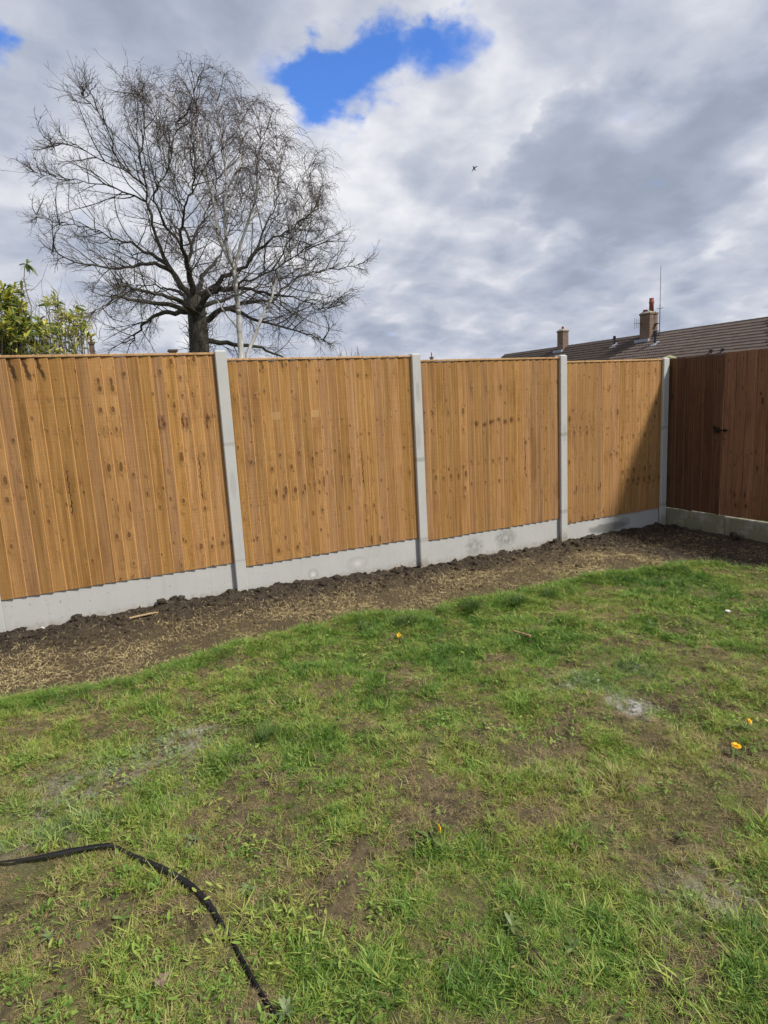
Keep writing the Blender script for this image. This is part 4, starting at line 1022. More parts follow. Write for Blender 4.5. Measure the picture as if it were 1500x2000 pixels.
def build_shrubs():
    ms = simple_mat("shrub_stem", (.15, .125, .09), .9, .3, 20)
    my = mat_leaf("yellow_leaf", (.42, .42, .06), (.58, .52, .075), (.26, .32, .05)); mg = mat_leaf("green_leaf", (.075, .135, .028), (.13, .20, .038), (.30, .30, .06)); mv = mat_leaf("variegated_leaf", (.20, .25, .045), (.10, .15, .035), (.45, .42, .12))
    build_shrub("evergreen_shrub", "dense green and yellow leafy shrub rising at the left edge above the fence", 6.9, [(-25, 640, 26, 34, 40), (18, 600, 16, 18, 30), (15, 655, 20, 24, 50), (-30, 585, 20, 20, 12), (42, 655, 14, 22, 24), (5, 570, 8, 8, 5)], [my, mg, mv], 3, .105, 13, ms, 100)
    build_shrub("variegated_shrub", "loose yellow-green shrub with sprays of narrow leaves in front of the bare tree", 6.6, [(90, 632, 18, 22, 26), (102, 590, 8, 10, 9), (130, 625, 14, 16, 16), (160, 603, 7, 12, 5), (150, 645, 14, 12, 12), (75, 660, 16, 15, 16), (118, 668, 20, 10, 10), (165, 625, 6, 8, 5)], [my, mg, mv], 4, .080, 11, ms, 110, [(60, 625, 35, 25, 30), (150, 640, 30, 25, 50)])
    # a single tall shoot with a rosette of leaves at its tip
    r = np.random.default_rng(12); D = 6.6
    pts = [(62, 700), (61, 640), (61, 598), (52, 570), (47, 545), (48, 525), (52, 516)]
    P = np.array([at_depth(u, v, D) for u, v in pts]); root = empty("leafy_shoot", (P[0][0], P[0][1], 0)); ro = np.array(root.location)
    P = np.vstack([[P[0][0], P[0][1], .0], P]); g = Geo(); g.add(*tubes(P[None] - ro, np.linspace(.007, .0035, len(P))[None], 5)); obj("stem", g.me("stem", ms), root)
    prot = leaf_mesh("leaf", mg, 1.0, .24, .35, .35); tip = at_depth(52, 516, D)
    for (du, dv, L) in [(30, 22, .15), (26, 10, .13), (-20, 10, .09), (-14, -2, .10), (3, -20, .10), (16, -18, .10), (10, 22, .09), (-2, 24, .08), (-16, 22, .07), (22, 30, .11), (-26, -4, .08), (6, -8, .07)]:
        d = at_depth(52 + du, 516 + dv, D + r.uniform(-.06, .06)) - tip
        o = bpy.data.objects.new("leaf", prot); o.location = (tip - ro).tolist(); o.rotation_euler = rot_to(d, r.uniform(-.6, .6)).to_euler(); o.scale = (L, L, L); link(o, root)
    t2 = at_depth(47, 548, D)
    for (du, dv, L) in [(-6, -10, .055), (8, -6, .05), (10, 10, .05), (-8, 8, .05)]:
        d = at_depth(47 + du, 548 + dv, D) - t2; o = bpy.data.objects.new("leaf", prot); o.location = (t2 - ro).tolist(); o.rotation_euler = rot_to(d, 0).to_euler(); o.scale = (L, L, L); link(o, root)
    tag(root, "single tall bent shoot with a rosette of green leaves above the shrubs", "plant")
    # bare twigs of a small shrub just showing above the second panel
    g = Geo(); B = np.array([at_depth(u, 712, 7.6) for u in r.uniform(664, 706, 16)]); Pt, _ = twig_cloud(B, np.tile([0, 0, 1.0], (16, 1)), r.uniform(.1, .24, 16), 5, .25, .05, r, .2); g.add(*tubes(Pt, np.linspace(.005, .002, 5)[None].repeat(16, 0), 3))
    b0 = at_depth(684, 712, 7.6); st = np.array([[b0[0], b0[1], 0], [b0[0], b0[1], b0[2]]]); root = empty("bare_shrub", (b0[0], b0[1], 0)); ro = np.array(root.location)
    g2 = Geo(); 
    for q in B: g2.add(*tubes(np.array([[b0[0], b0[1], 0], (b0 * [1, 1, .6] + q * [0, 0, 0]) * [1, 1, 1], q])[None], np.array([[.012, .008, .005]]), 4))
    o = obj("stems", g2.me("stems", ms), root, -ro); o['kind'] = 'stuff'; o = obj("twigs", g.me("twigs", ms), root, -ro); o['kind'] = 'stuff'
    tag(root, "few thin bare twig tips poking above the middle of the second golden panel", "shrub")

def build_bird():
    m = simple_mat("dark_plumage", (.012, .012, .016), .6, .3, 20)
    P = at_depth(926, 329, 24.0); s = 24.0 / CAM_F
    # body along its flight, swept wings, forked tail, seen from below
    def pt(du, dv, dn=0.0): return (RGT * du - UPV * dv + FWD * dn) * s
    vs = []; fs = []
    prof = [(-2.4, -5.5, .25), (-1.6, -3.8, .9), (-.4, -1.5, 1.5), (.6, .6, 1.4), (1.5, 2.4, .9), (2.4, 4.2, .35)]
    for (du, dv, rr) in prof:
        for k in range(6):
            a = k * math.pi / 3; off = np.array([.9 * math.cos(a) * rr, -.35 * math.cos(a) * rr]); vs.append(pt(du + off[0], dv + off[1], math.sin(a) * rr))
    for j in range(5):
        for k in range(6): fs.append((j * 6 + k, j * 6 + (k + 1) % 6, (j + 1) * 6 + (k + 1) % 6, (j + 1) * 6 + k))
    def wing(pl, th=.18):
        b = len(vs)
        for z in (-th, th):
            for (u, v) in pl: vs.append(pt(u, v, z))
        n = len(pl); fs.append(tuple(range(b, b + n))); fs.append(tuple(range(b + n, b + 2 * n))[::-1])
        for i in range(n): fs.append((b + i, b + (i + 1) % n, b + n + (i + 1) % n, b + n + i))
    wing([(0, -2.2), (2.2, -3.6), (5.0, -4.2), (7.4, -4.4), (5.6, -2.9), (3.0, -1.6), (1.0, .4)])
    wing([(-1.2, -.8), (-2.6, 1.6), (-4.0, 4.4), (-5.0, 8.4), (-3.2, 5.6), (-1.6, 3.2), (.4, 1.2)])
    wing([(1.4, 2.6), (2.2, 5.4), (2.4, 4.4), (3.0, 5.0), (2.4, 2.4)])
    o = obj("bird", mesh_np("bird", vs, fs, m), None, P); tag(o, "small dark bird with swept wings flying in front of the grey cloud", "bird")
build_house(); build_shrubs(); build_bird()

# ---------------------------------------------------------------- grass, straw, crumbs
def mat_grass():
    m, t, b = new_mat("grass_blade")
    tint = t.node('ShaderNodeAttribute', attribute_type='INSTANCER', attribute_name='tint').outputs['Fac']
    pos = t.node('ShaderNodeNewGeometry').outputs['Position']; rn = t.node('ShaderNodeObjectInfo').outputs['Random']
    n = t.noise(pos, 1.3, 4, .6); n2 = t.noise(pos, 34, 3, .6)
    k = t.m('ADD', t.m('ADD', tint, t.m('MULTIPLY', t.m('SUBTRACT', n2, .5), .55)), t.m('MULTIPLY', t.m('SUBTRACT', rn, .5), .25))
    c = t.ramp(k, [(.02, (.34, .25, .14)), (.20, (.35, .30, .12)), (.38, (.37, .41, .092)), (.62, (.225, .345, .058)), (.97, (.085, .18, .03))])
    dust = dust_nodes(t, pos)
    c = t.mix(t.m('MULTIPLY', dust, .70), c, (.40, .43, .36))
    t.put(b.inputs['Base Color'], c); b.inputs['Roughness'].default_value = .55; b.inputs['Specular IOR Level'].default_value = .35
    tr = t.node('ShaderNodeBsdfTranslucent'); t.put(tr.inputs[0], c)
    mx = t.node('ShaderNodeMixShader'); mx.inputs[0].default_value = .36
    t.l.new(b.outputs[0], mx.inputs[1]); t.l.new(tr.outputs[0], mx.inputs[2]); t.l.new(mx.outputs[0], t.n['Material Output'].inputs[0])
    return m
MAT_GRASS = mat_grass()
def blades_mesh(name, nb, h, spread, lean, w, seg, seed, mat, droop=.25, hv=.5):
    r = np.random.default_rng(seed); V = []; Q = []; Tt = []; n0 = 0
    for _ in range(nb):
        hh = h * r.uniform(1 - hv, 1 + hv * .7); az = r.uniform(0, 6.283); ln = r.uniform(.3, 1) * lean
        rad = spread * math.sqrt(r.random()); ba = r.uniform(0, 6.283); base = np.array([rad * math.cos(ba), rad * math.sin(ba), -.006])
        d = np.array([math.cos(az), math.sin(az), 0]); side = np.array([-d[1], d[0], 0]) * math.cos(r.uniform(-.8, .8)) ; wv = w * r.uniform(.6, 1.3)
        cv = r.uniform(-.25, .25)
        for j in range(seg + 1):
            s = j / seg; p = base + d * (ln * hh * s ** 1.5) + side * cv * hh * s * s + np.array([0, 0, 1.0]) * hh * (s - droop * ln * s * s) * (1 / (1 + .45 * ln))
            ww = wv * (1 - s ** 1.8) * .5
            if j < seg: V += [p - side * ww, p + side * ww]
            else: V.append(p)
        for j in range(seg - 1): a = n0 + 2 * j; Q.append((a, a + 1, a + 3, a + 2))
        a = n0 + 2 * (seg - 1); Tt.append((a, a + 1, a + 2)); n0 = len(V)
    fs = [np.array(Tt)]
    if Q: fs.insert(0, np.array(Q))
    return mesh_np(name, np.array(V), fs, mat)
def leaves_mesh(name, nl, L, spread, mat, seed):
    r = np.random.default_rng(seed); V = []; T = []; n0 = 0
    for _ in range(nl):
        an = r.uniform(0, 6.283); c = np.array([r.normal(0, spread), r.normal(0, spread), r.uniform(.004, .025)]); l = L * r.uniform(.5, 1.2); d = np.array([math.cos(an), math.sin(an), r.uniform(-.1, .5)]); s = np.array([-d[1], d[0], r.uniform(-.3, .3)]) * .17
        pts = [c, c + l * (.35 * d + s), c + l * (.75 * d + s * .8), c + l * d, c + l * (.75 * d - s * .8), c + l * (.35 * d - s), c + l * .5 * d - np.array([0, 0, .12 * l])]
        V += pts; T += [(n0 + i, n0 + (i + 1) % 6, n0 + 6) for i in range(6)]; n0 += 7
    return mesh_np(name, np.array(V), np.array(T), mat)

def scatter(name, sources, pts, rot, scl, idx, tint):
    """one object of kind stuff: points that carry instanced tufts"""
    coll = bpy.data.collections.new(name + "_sources")
    for i, me in enumerate(sources):
        o = bpy.data.objects.new("%s_source_%02d" % (name, i), me); coll.objects.link(o)
    me = bpy.data.meshes.new(name); me.vertices.add(len(pts)); me.vertices.foreach_set('co', np.asarray(pts, np.float32).ravel())
    for nm, ty, arr in (('rot', 'FLOAT_VECTOR', rot), ('scl', 'FLOAT', scl), ('idx', 'INT', idx), ('tint', 'FLOAT', tint)):
        a = me.attributes.new(nm, ty, 'POINT'); a.data.foreach_set('vector' if ty == 'FLOAT_VECTOR' else 'value', np.asarray(arr, np.int32 if ty == 'INT' else np.float32).ravel())
    me.update()
    o = obj(name, me)
    ng = bpy.data.node_groups.new(name, 'GeometryNodeTree')
    ng.interface.new_socket('Geometry', in_out='INPUT', socket_type='NodeSocketGeometry'); ng.interface.new_socket('Geometry', in_out='OUTPUT', socket_type='NodeSocketGeometry')
    gi = ng.nodes.new('NodeGroupInput'); go = ng.nodes.new('NodeGroupOutput'); ip = ng.nodes.new('GeometryNodeInstanceOnPoints'); ci = ng.nodes.new('GeometryNodeCollectionInfo')
    ci.inputs['Collection'].default_value = coll; ci.inputs['Separate Children'].default_value = True; ci.inputs['Reset Children'].default_value = True
    ip.inputs['Pick Instance'].default_value = True
    def attr(nm, ty):
        n = ng.nodes.new('GeometryNodeInputNamedAttribute'); n.data_type = ty; n.inputs['Name'].default_value = nm; return n.outputs['Attribute']
    L = ng.links.new
    L(gi.outputs[0], ip.inputs['Points']); L(ci.outputs[0], ip.inputs['Instance']); L(attr('idx', 'INT'), ip.inputs['Instance Index'])
    er = ng.nodes.new('FunctionNodeEulerToRotation'); L(attr('rot', 'FLOAT_VECTOR'), er.inputs[0]); L(er.outputs[0], ip.inputs['Rotation'])
    L(attr('scl', 'FLOAT'), ip.inputs['Scale']); L(ip.outputs[0], go.inputs[0])
    md = o.modifiers.new('scatter', 'NODES'); md.node_group = ng
    o['kind'] = 'stuff'
    return o
def place(n, r, x0=-1.6, x1=6.75, y0=-5.3, y1=-.9):
    """random lawn points, denser towards the camera's view"""
    x = r.uniform(x0, x1, n); y = r.uniform(y0, y1, n)
    e = soil_edge(x) + .05 * (fbm(x, y, 9, 3, 3) - .5)
    return x, y, e
STRAP_PX = [(-60, 1700), (0, 1692), (60, 1687), (140, 1673), (215, 1661), (240, 1668), (265, 1681), (320, 1708), (370, 1737), (400, 1762), (412, 1776), (460, 1858), (500, 1930), (545, 2003), (580, 2070)]
def build_grass():
    r = np.random.default_rng(21)
    sp = np.array([ground_at(u, v) for u, v in STRAP_PX])
    def patch(x, y): return fbm(x, y, 1.1, 4, 101)
    def bare(x, y): return fbm(x, y, 3.4, 4, 202, .55)
    def off_strap(x, y):
        d = np.full(len(x), 9.0)
        for a, b in zip(sp[:-1], sp[1:]):
            ab = (b - a)[:2]; t = np.clip(((x - a[0]) * ab[0] + (y - a[1]) * ab[1]) / (ab @ ab), 0, 1); d = np.minimum(d, np.hypot(x - a[0] - t * ab[0], y - a[1] - t * ab[1]))
        return d
    def finish(x, y, smin, smax, tilt=.25):
        z = ground_z(x, y); n = len(x)
        rot = np.stack([r.normal(0, tilt, n), r.normal(0, tilt, n), r.uniform(0, 6.283, n)], 1)
        return np.stack([x, y, z], 1), rot, r.uniform(smin, smax, n)
    # 1. short green turf
    src = [blades_mesh("turf", 20, .029, .022, 1.35, .0032, 3, 300 + i, MAT_GRASS, .3) for i in range(6)] + [blades_mesh("turf", 14, .042, .020, 1.45, .0038, 3, 330 + i, MAT_GRASS, .35) for i in range(4)]
    x, y, e = place(200000, r); bq = bare(x, y); pq = patch(x, y)
    greener = sstep(y, -3.0, -1.6) * .20 + .10 * sstep(x, 1.5, 4.0) * sstep(y, -3.6, -2.4)
    keep = (y < e + r.normal(0, .03, len(x))) & (r.random(len(x)) < np.clip(.34 + 3.4 * (bq - .44) + greener * 1.9, .12, 1)) & ((off_strap(x, y) > .018) | (r.random(len(x)) < .04))
    x, y, bq, greener = x[keep], y[keep], bq[keep], greener[keep]
    P, R_, S = finish(x, y, .55, 1.25, .38); tint = np.clip(.45 + greener * .50 + 1.1 * (patch(x, y) - .5) + .9 * (fbm(x, y, 6.0, 3, 404) - .45) + .5 * (bq - .5) + r.normal(0, .20, len(x)), .05, 1)
    S *= np.clip(.40 + 2.3 * (fbm(x, y, 6.0, 3, 404) - .32), .38, 1.45)
    scatter("grass", src, P, R_, S, r.integers(0, len(src), len(x)), tint)
    # 2. dead thatch lying flat
    src = [blades_mesh("thatch", 24, .014, .040, 3.0, .0024, 3, 400 + i, MAT_GRASS, .30, .6) for i in range(6)]
    x, y, e = place(30000, r); bq = bare(x, y)
    keep = (y < e + .05) & (r.random(len(x)) < np.clip(.95 - 1.7 * (bq - .28), .22, 1)); x, y = x[keep], y[keep]
    P, R_, S = finish(x, y, .6, 1.2, .12); P[:, 2] += .003
    scatter("dead_grass", src, P, R_, S, r.integers(0, 6, len(x)), np.clip(r.normal(.08, .10, len(x)), -.1, .4))
    # 3. long lush tufts along the border and in scattered clumps
    src = [blades_mesh("long_tuft", 24, .075, .030, 1.4, .0042, 4, 500 + i, MAT_GRASS, .38) for i in range(6)]
    x = r.uniform(-1.5, 6.4, 3600); e = soil_edge(x); y = e - np.abs(r.normal(.02, .09, len(x))) + .03
    keep = r.random(len(x)) < np.clip(.25 + 2.0 * (fbm(x, y, 2.6, 3, 606) - .38), .08, 1) * np.where(x > 5.35, .35, 1); x, y = x[keep], y[keep]
    cx, cy = r.uniform(-1.2, 5.6, 900), r.uniform(-4.9, -1.5, 900); kk = r.integers(1, 7, 900); cx = np.repeat(cx, kk) + r.normal(0, .035, kk.sum()); cy = np.repeat(cy, kk) + r.normal(0, .035, kk.sum())
    ok = off_strap(cx, cy) > .03; cx, cy = cx[ok], cy[ok]; ok = cy < soil_edge(cx) - .05; cx, cy = cx[ok], cy[ok]
    X = np.concatenate([x, cx]); Y = np.concatenate([y, cy]); P, R_, S = finish(X, Y, .5, 1.05); S[len(x):] *= .58
    tint = np.concatenate([r.normal(.78, .13, len(x)), r.normal(.54, .16, len(cx))])
    scatter("grass_tufts", src, P, R_, S, r.integers(0, 6, len(X)), tint)
    # sprigs that survived on the dug soil, and turf creeping over the edge
    x = r.uniform(-1.5, 6.2, 900); e = soil_edge(x); y = e + np.abs(r.normal(0, .22, len(x))); keep = (y < -.08) & (fbm(x, y, 2.2, 3, 515) > .47); x, y = x[keep], y[keep]
    P, R_, S = finish(x, y, .25, .7, .4); scatter("grass_sprigs", [blades_mesh("sprig", 12, .06, .03, 1.9, .0032, 3, 540 + i, MAT_GRASS, .4) for i in range(4)], P, R_, S, r.integers(0, 4, len(x)), np.clip(r.normal(.36, .18, len(x)), .02, .9))
    # 4. small broad leaves of clover, daisies and plantain among the grass
    src = [leaves_mesh("weed_leaves", 9, .022, .024, MAT_GRASS, 600 + i) for i in range(6)]
    x, y, e = place(14000, r); wq = fbm(x, y, 1.7, 3, 808)
    keep = (y < e - .02) & (r.random(len(x)) < np.clip(3.2 * (wq - .42), .05, 1)) & (off_strap(x, y) > .03); x, y = x[keep], y[keep]
    P, R_, S = finish(x, y, .5, 1.3); scatter("ground_weeds", src, P, R_, S, r.integers(0, 6, len(x)), np.clip(r.normal(.70, .16, len(x)), .35, 1))
    # 5. straw and dead grass on the soil: single strips
    n = 90000; x = r.uniform(-1.8, 6.6, n); y = r.uniform(-2.2, .02, n); e = soil_edge(x)
    q = sstep(y, -.10, -.80) * np.clip(.10 + 3.4 * (fbm(x, y, 2.9, 4, 909) - .40), .04, 1) * np.where(x > 5.2, .22, 1) + .05
    keep = (y > e - .06) & (r.random(n) < q); x, y = x[keep], y[keep]; n = len(x)
    L = r.uniform(.012, .055, n) * np.where(r.random(n) < .06, 2.2, 1); an = r.uniform(0, 6.283, n); bend = r.normal(0, .9, n); w = r.uniform(.0005, .0013, n) * (1 + 3 * (L - .03).clip(0))
    k = 5; V = np.zeros((n, k, 2, 3)); px, py, a = x.copy(), y.copy(), an.copy(); lift = r.uniform(.0, .012, n)
    for j in range(k):
        sx, sy = -np.sin(a), np.cos(a); z = ground_z(px, py) + .003 + lift * math.sin(math.pi * j / (k - 1)) + r.uniform(0, .006, n)
        ww = w * (1 if j < k - 1 else .4)
        V[:, j, 0] = np.stack([px - sx * ww, py - sy * ww, z], 1); V[:, j, 1] = np.stack([px + sx * ww, py + sy * ww, z + w * .6], 1)
        px = px + np.cos(a) * L / (k - 1); py = np.minimum(py + np.sin(a) * L / (k - 1), .03); a = a + bend / (k - 1)
    idx = np.arange(n * k * 2).reshape(n, k, 2); Q = np.stack([idx[:, :-1, 0], idx[:, :-1, 1], idx[:, 1:, 1], idx[:, 1:, 0]], -1).reshape(-1, 4)
    ms, t, b = new_mat("straw"); ps = t.node('ShaderNodeNewGeometry').outputs['Position']
    t.put(b.inputs['Base Color'], t.ramp(t.noise(ps, 21, 3, .6), [(.32, (.19, .14, .07)), (.5, (.40, .31, .145)), (.66, (.60, .50, .26))])); b.inputs['Roughness'].default_value = .6
    o = obj("straw", mesh_np("straw", V.reshape(-1, 3), Q, ms)); o['kind'] = 'stuff'
    # 6. crumbs of soil
    ico = np.array([(0, 0, 1), (.894, 0, .447), (.276, .851, .447), (-.724, .526, .447), (-.724, -.526, .447), (.276, -.851, .447), (.724, .526, -.447), (-.276, .851, -.447), (-.894, 0, -.447), (-.276, -.851, -.447), (.724, -.526, -.447), (0, 0, -1)], float)
    icf = np.array([(0, 1, 2), (0, 2, 3), (0, 3, 4), (0, 4, 5), (0, 5, 1), (1, 6, 2), (2, 7, 3), (3, 8, 4), (4, 9, 5), (5, 10, 1), (6, 7, 2), (7, 8, 3), (8, 9, 4), (9, 10, 5), (10, 6, 1), (11, 7, 6), (11, 8, 7), (11, 9, 8), (11, 10, 9), (11, 6, 10)])
    n = 30000; x = r.uniform(-1.8, 6.75, n); y = r.uniform(-2.3, .028, n)
    keep = (y > soil_edge(x) + .02) & (r.random(n) < .25 + .75 * sstep(y, -1.1, -.1)); x, y = x[keep], y[keep]; n = len(x)
    s = np.clip(r.lognormal(-5.4, .78, n), .0015, .034) * (.7 + .5 * sstep(y, -.6, -.05)); c = np.stack([x, y, ground_z(x, y) + s * .25], 1)
    V = c[:, None] + ico[None] * s[:, None, None] * r.uniform(.6, 1.3, (n, 12, 1)) * np.array([1.15, 1.0, .8])
    F = (icf[None] + 12 * np.arange(n)[:, None, None]).reshape(-1, 3)
    o = obj("soil_crumbs", mesh_np("soil_crumbs", V.reshape(-1, 3), F, MAT_SOIL, False)); o['kind'] = 'stuff'
    return sp

# ---------------------------------------------------------------- single things on the ground
def lump_mesh(name, mat, s, seed, flat=.75, it=2, rough=.35):
    import bmesh
    bm = bmesh.new(); bmesh.ops.create_icosphere(bm, subdivisions=it, radius=1.0); r = random.Random(seed); o3 = Vector((r.uniform(0, 50), r.uniform(0, 50), r.uniform(0, 50)))
    from mathutils import noise as mn
    for v in bm.verts:
        k = 1 + rough * mn.noise(v.co * 1.6 + o3) * 1.6 + rough * .7 * mn.noise(v.co * 4.2 + o3); v.co = Vector((v.co.x * s * k * 1.15, v.co.y * s * k, v.co.z * s * k * flat))
    me = bpy.data.meshes.new(name); bm.to_mesh(me); bm.free(); me.materials.append(mat); return me
def build_small(sp):
    r = np.random.default_rng(33)
    # black webbing strap
    path = []
    hts = [.016, .018, .022, .026, .024, .018, .018, .024, .022, .014, .010, .008, .008, .008, .008]; roll = [-.5, -.45, -.15, .30, .05, -.45, -.15, .30, .35, -.2, .6, 1.1, 1.0, 1.1, 1.1]
    for p, h in zip(sp, hts): path.append(p + np.array([0, 0, h]))
    path = np.array(path); s = np.arange(len(path)); f = np.linspace(0, len(path) - 1, 90)
    def cr(f):
        i = np.clip(np.floor(f).astype(int), 0, len(path) - 2); t = (f - i)[:, None]; p0, p1, p2, p3 = path[np.maximum(i - 1, 0)], path[i], path[i + 1], path[np.minimum(i + 2, len(path) - 1)]
        return .5 * (2 * p1 + (p2 - p0) * t + (2 * p0 - 5 * p1 + 4 * p2 - p3) * t * t + (3 * p1 - p0 - 3 * p2 + p3) * t ** 3)
    C = cr(f); rl = np.interp(f, s, roll); tg = norm(np.gradient(C, axis=0)); hz = norm(np.cross(tg, [0, 0, 1.0])); up = np.cross(hz, tg)
    acr = hz * np.cos(rl)[:, None] - up * np.sin(rl)[:, None]; nn = np.cross(tg, acr); W, T = .0095, .0012
    ring = np.stack([C + acr * W + nn * T, C - acr * W + nn * T, C - acr * W - nn * T, C + acr * W - nn * T], 1)
    idx = np.arange(90 * 4).reshape(90, 4); Q = np.stack([idx[:-1], np.roll(idx, -1, 1)[:-1], np.roll(idx, -1, 1)[1:], idx[1:]], -1).reshape(-1, 4)
    mb, t, b = new_mat("black_webbing"); ps = t.node('ShaderNodeNewGeometry').outputs['Position']
    n = t.noise(ps, 60, 4, .6); t.put(b.inputs['Base Color'], t.mix(n, (.007, .007, .008), (.015, .015, .017))); b.inputs['Roughness'].default_value = .65; b.inputs['Specular IOR Level'].default_value = .22
    t.put(b.inputs['Normal'], t.bump(t.noise(ps, 700, 2), .4, .001))
    o = obj("webbing_strap", mesh_np("webbing_strap", ring.reshape(-1, 3), Q, mb, False)); tag(o, "black webbing strap lying bent across the grass in the lower left corner", "strap")
    # dandelions
    my = simple_mat("dandelion_petal", (.78, .44, .012), .6, .15, 60); mstem = simple_mat("pale_stem", (.17, .22, .06), .5, .2, 20)
    mgl = mat_leaf("weed_leaf", (.065, .115, .025), (.10, .16, .035), (.16, .20, .06), .5, .2); mpl = mat_leaf("pale_weed_leaf", (.105, .15, .055), (.14, .19, .075), (.19, .23, .11), .6, .2)
    def rosette(root, n, L, wr, mat, seed, tilt=(.05, .5)):
        q = random.Random(seed); me = leaf_mesh("leaf", mat, 1.0, wr, .22, .25)
        for i in range(n):
            a = 2.4 * i + q.uniform(-.3, .3); tl = q.uniform(*tilt); d = (math.cos(a) * math.cos(tl), math.sin(a) * math.cos(tl), math.sin(tl))
            o = bpy.data.objects.new("leaf", me); o.location = (0, 0, .012); o.rotation_euler = rot_to(d, q.uniform(-.3, .3)).to_euler(); l = L * q.uniform(.65, 1.15); o.scale = (l, l, l); link(o, root)
    def dandelion(u, v, h, R, tilt, label, nl=5, seed=1):
        P = ground_at(u, v + 4, h); P[2] -= h; root = empty("dandelion", P); q = random.Random(seed)
        ax = Vector(tilt).normalized(); top = Vector((ax.x * h * .5, ax.y * h * .5, h))
        g = Geo(); g.add(*tubes(np.array([[(0, 0, 0), tuple(top * .5), tuple(top)]]), np.array([[.0022, .002, .002]]), 5)); obj("stem", g.me("stem", mstem), root)
        vs = []; fs = []
        for ly, (rr, n, el) in enumerate(((1.0, 22, .12), (.8, 18, .35), (.55, 14, .65), (.3, 8, 1.0))):
            for i in range(n):
                a = 6.283 * (i + .37 * ly) / n + q.uniform(-.1, .1); e = el + q.uniform(-.1, .1); l = R * rr * q.uniform(.85, 1.1); d = Vector((math.cos(a) * math.cos(e), math.sin(a) * math.cos(e), math.sin(e))); sd_ = Vector((-math.sin(a), math.cos(a), 0)) * R * .09; b0 = len(vs)
                vs += [d * R * .08 - sd_ * .6, d * R * .08 + sd_ * .6, d * l * .8 + sd_, d * l, d * l * .8 - sd_]; fs.append((b0, b0 + 1, b0 + 2, b0 + 3, b0 + 4))
        rq = ax.to_track_quat('Z', 'Y').to_matrix(); vs = [tuple(rq @ v_ + top) for v_ in vs]
        obj("flower_head", mesh_np("flower_head", vs, fs, my), root)
        g = MB(); g.lathe([(.002, -.012), (.006, -.008), (.007, 0), (.003, .003)], (0, 0, 0), 8); o = g.build("bud_base", mstem, root); o.location = top; o.rotation_euler = ax.to_track_quat('Z', 'Y').to_euler()
        rosette(root, nl, .07, .22, mgl, seed); tag(root, label, "flower")
    dandelion(1436, 1452, .055, .024, (0, -.2, 1), "open yellow dandelion near the right edge, the lower of two", 5, 4)
    dandelion(1455, 1402, .055, .016, (.2, -.8, .8), "half closed yellow dandelion near the right edge, the upper of two", 4, 5)
    dandelion(843, 1614, .055, .019, (.8, -.5, .2), "drooping yellow dandelion in the middle of the lawn", 5, 6)
    dandelion(780, 1234, .055, .018, (-.5, -.6, .6), "tiny yellow dandelion beside the thick grass clump at the border", 3, 7)
    # weeds
    W = [(378, 1648, .085, .42, 6, mpl, "pale broad-leaved weed right of the black strap's upper bend"), (488, 1742, .075, .40, 4, mpl, "small pale two-leaved weed right of the strap's lower bend"), (1272, 1222, .13, .20, 9, mgl, "dark spiky weed rosette in the upper right lawn"),
         (1000, 1815, .095, .38, 6, mgl, "broad green weed in the lower middle of the lawn"), (1130, 1553, .08, .4, 5, mgl, "round-leaved green weed left of the lower right dust patch"), (560, 1985, .085, .38, 6, mpl, "pale weed at the bottom edge beside the strap's end"),
         (645, 1650, .075, .36, 5, mgl, "green weed on a bare patch left of the drooping dandelion"), (240, 1800, .08, .34, 5, mgl, "green weed inside the strap's bend at the left"), (1120, 1860, .09, .40, 5, mgl, "glossy upright weed leaf in the lower right lawn"),
         (95, 1838, .08, .36, 5, mpl, "pale weed near the lower left edge"), (445, 1462, .05, .45, 4, mpl, "small pale weed beside the left dust patch"), (880, 1200, .10, .22, 7, mgl, "weed among the thick border grass in front of the middle post"), (1330, 1640, .07, .3, 5, mgl, "weed beside bare earth in the lower right"), (170, 1445, .07, .3, 6, mgl, "dark weed in the shaded grass near the left border")]
    for i, (u, v, L, wr, n, m, lab) in enumerate(W):
        root = empty("weed", ground_at(u, v), r.uniform(0, 6)); rosette(root, n + 2, L * .46, wr * .8, m, 50 + i, (.0, .9)); tag(root, lab, "weed", "broad-leaved weeds in the lawn")
    # thick clumps of grass on the border
    for i, (u, v, sc_, lab) in enumerate([(792, 1222, 1.0, "thickest dark green grass clump on the border below the second panel"), (715, 1232, .75, "dark grass clump just left of the thickest clump"), (925, 1190, .85, "long grass clump below the middle post"), (1012, 1180, .85, "long grass clump below the water stained gravel board"), (1075, 1165, .7, "smaller grass clump right of the water stained gravel board's clump"), (520, 1445, .6, "dark round grass clump right of the left dust patch")]):
        root = empty("grass_clump", ground_at(u, v))
        for k in range(3):
            o = obj("blades", blades_mesh("blades", 80, .15 * sc_, .055 * sc_, 1.15, .0046, 4, 700 + 10 * i + k, MAT_CLUMP, .42), root, (.05 * (k - 1) * sc_, .02 * k, .0)); o['kind'] = 'stuff'
        tag(root, lab, "grass clump", "grass clumps on the lawn border")
    # bits on the ground
    mwood = simple_mat("split_timber", (.40, .28, .16), .8, .3, 25, .3); mst = simple_mat("stick_bark", (.36, .20, .12), .8, .35, 30, .3)
    def stick(name, a, b_, w, th, mat, label, cat, lift=.012):
        A, B = ground_at(*a), ground_at(*b_); d = B - A; L = np.linalg.norm(d); root_loc = (A + B) / 2
        m = MB(); n = 6; vs = []
        for k in range(n + 1):
            x = L * (k / n - .5); ww = w * (1 - .55 * abs(k / n - .45)) * rnd.uniform(.85, 1.1); hh = th * rnd.uniform(.85, 1.1); y_ = .06 * L * math.sin(2.2 * k / n)
            vs += [(x, y_ - ww / 2, 0), (x, y_ + ww / 2, 0), (x, y_ + ww / 2, hh), (x, y_ - ww / 2, hh)]
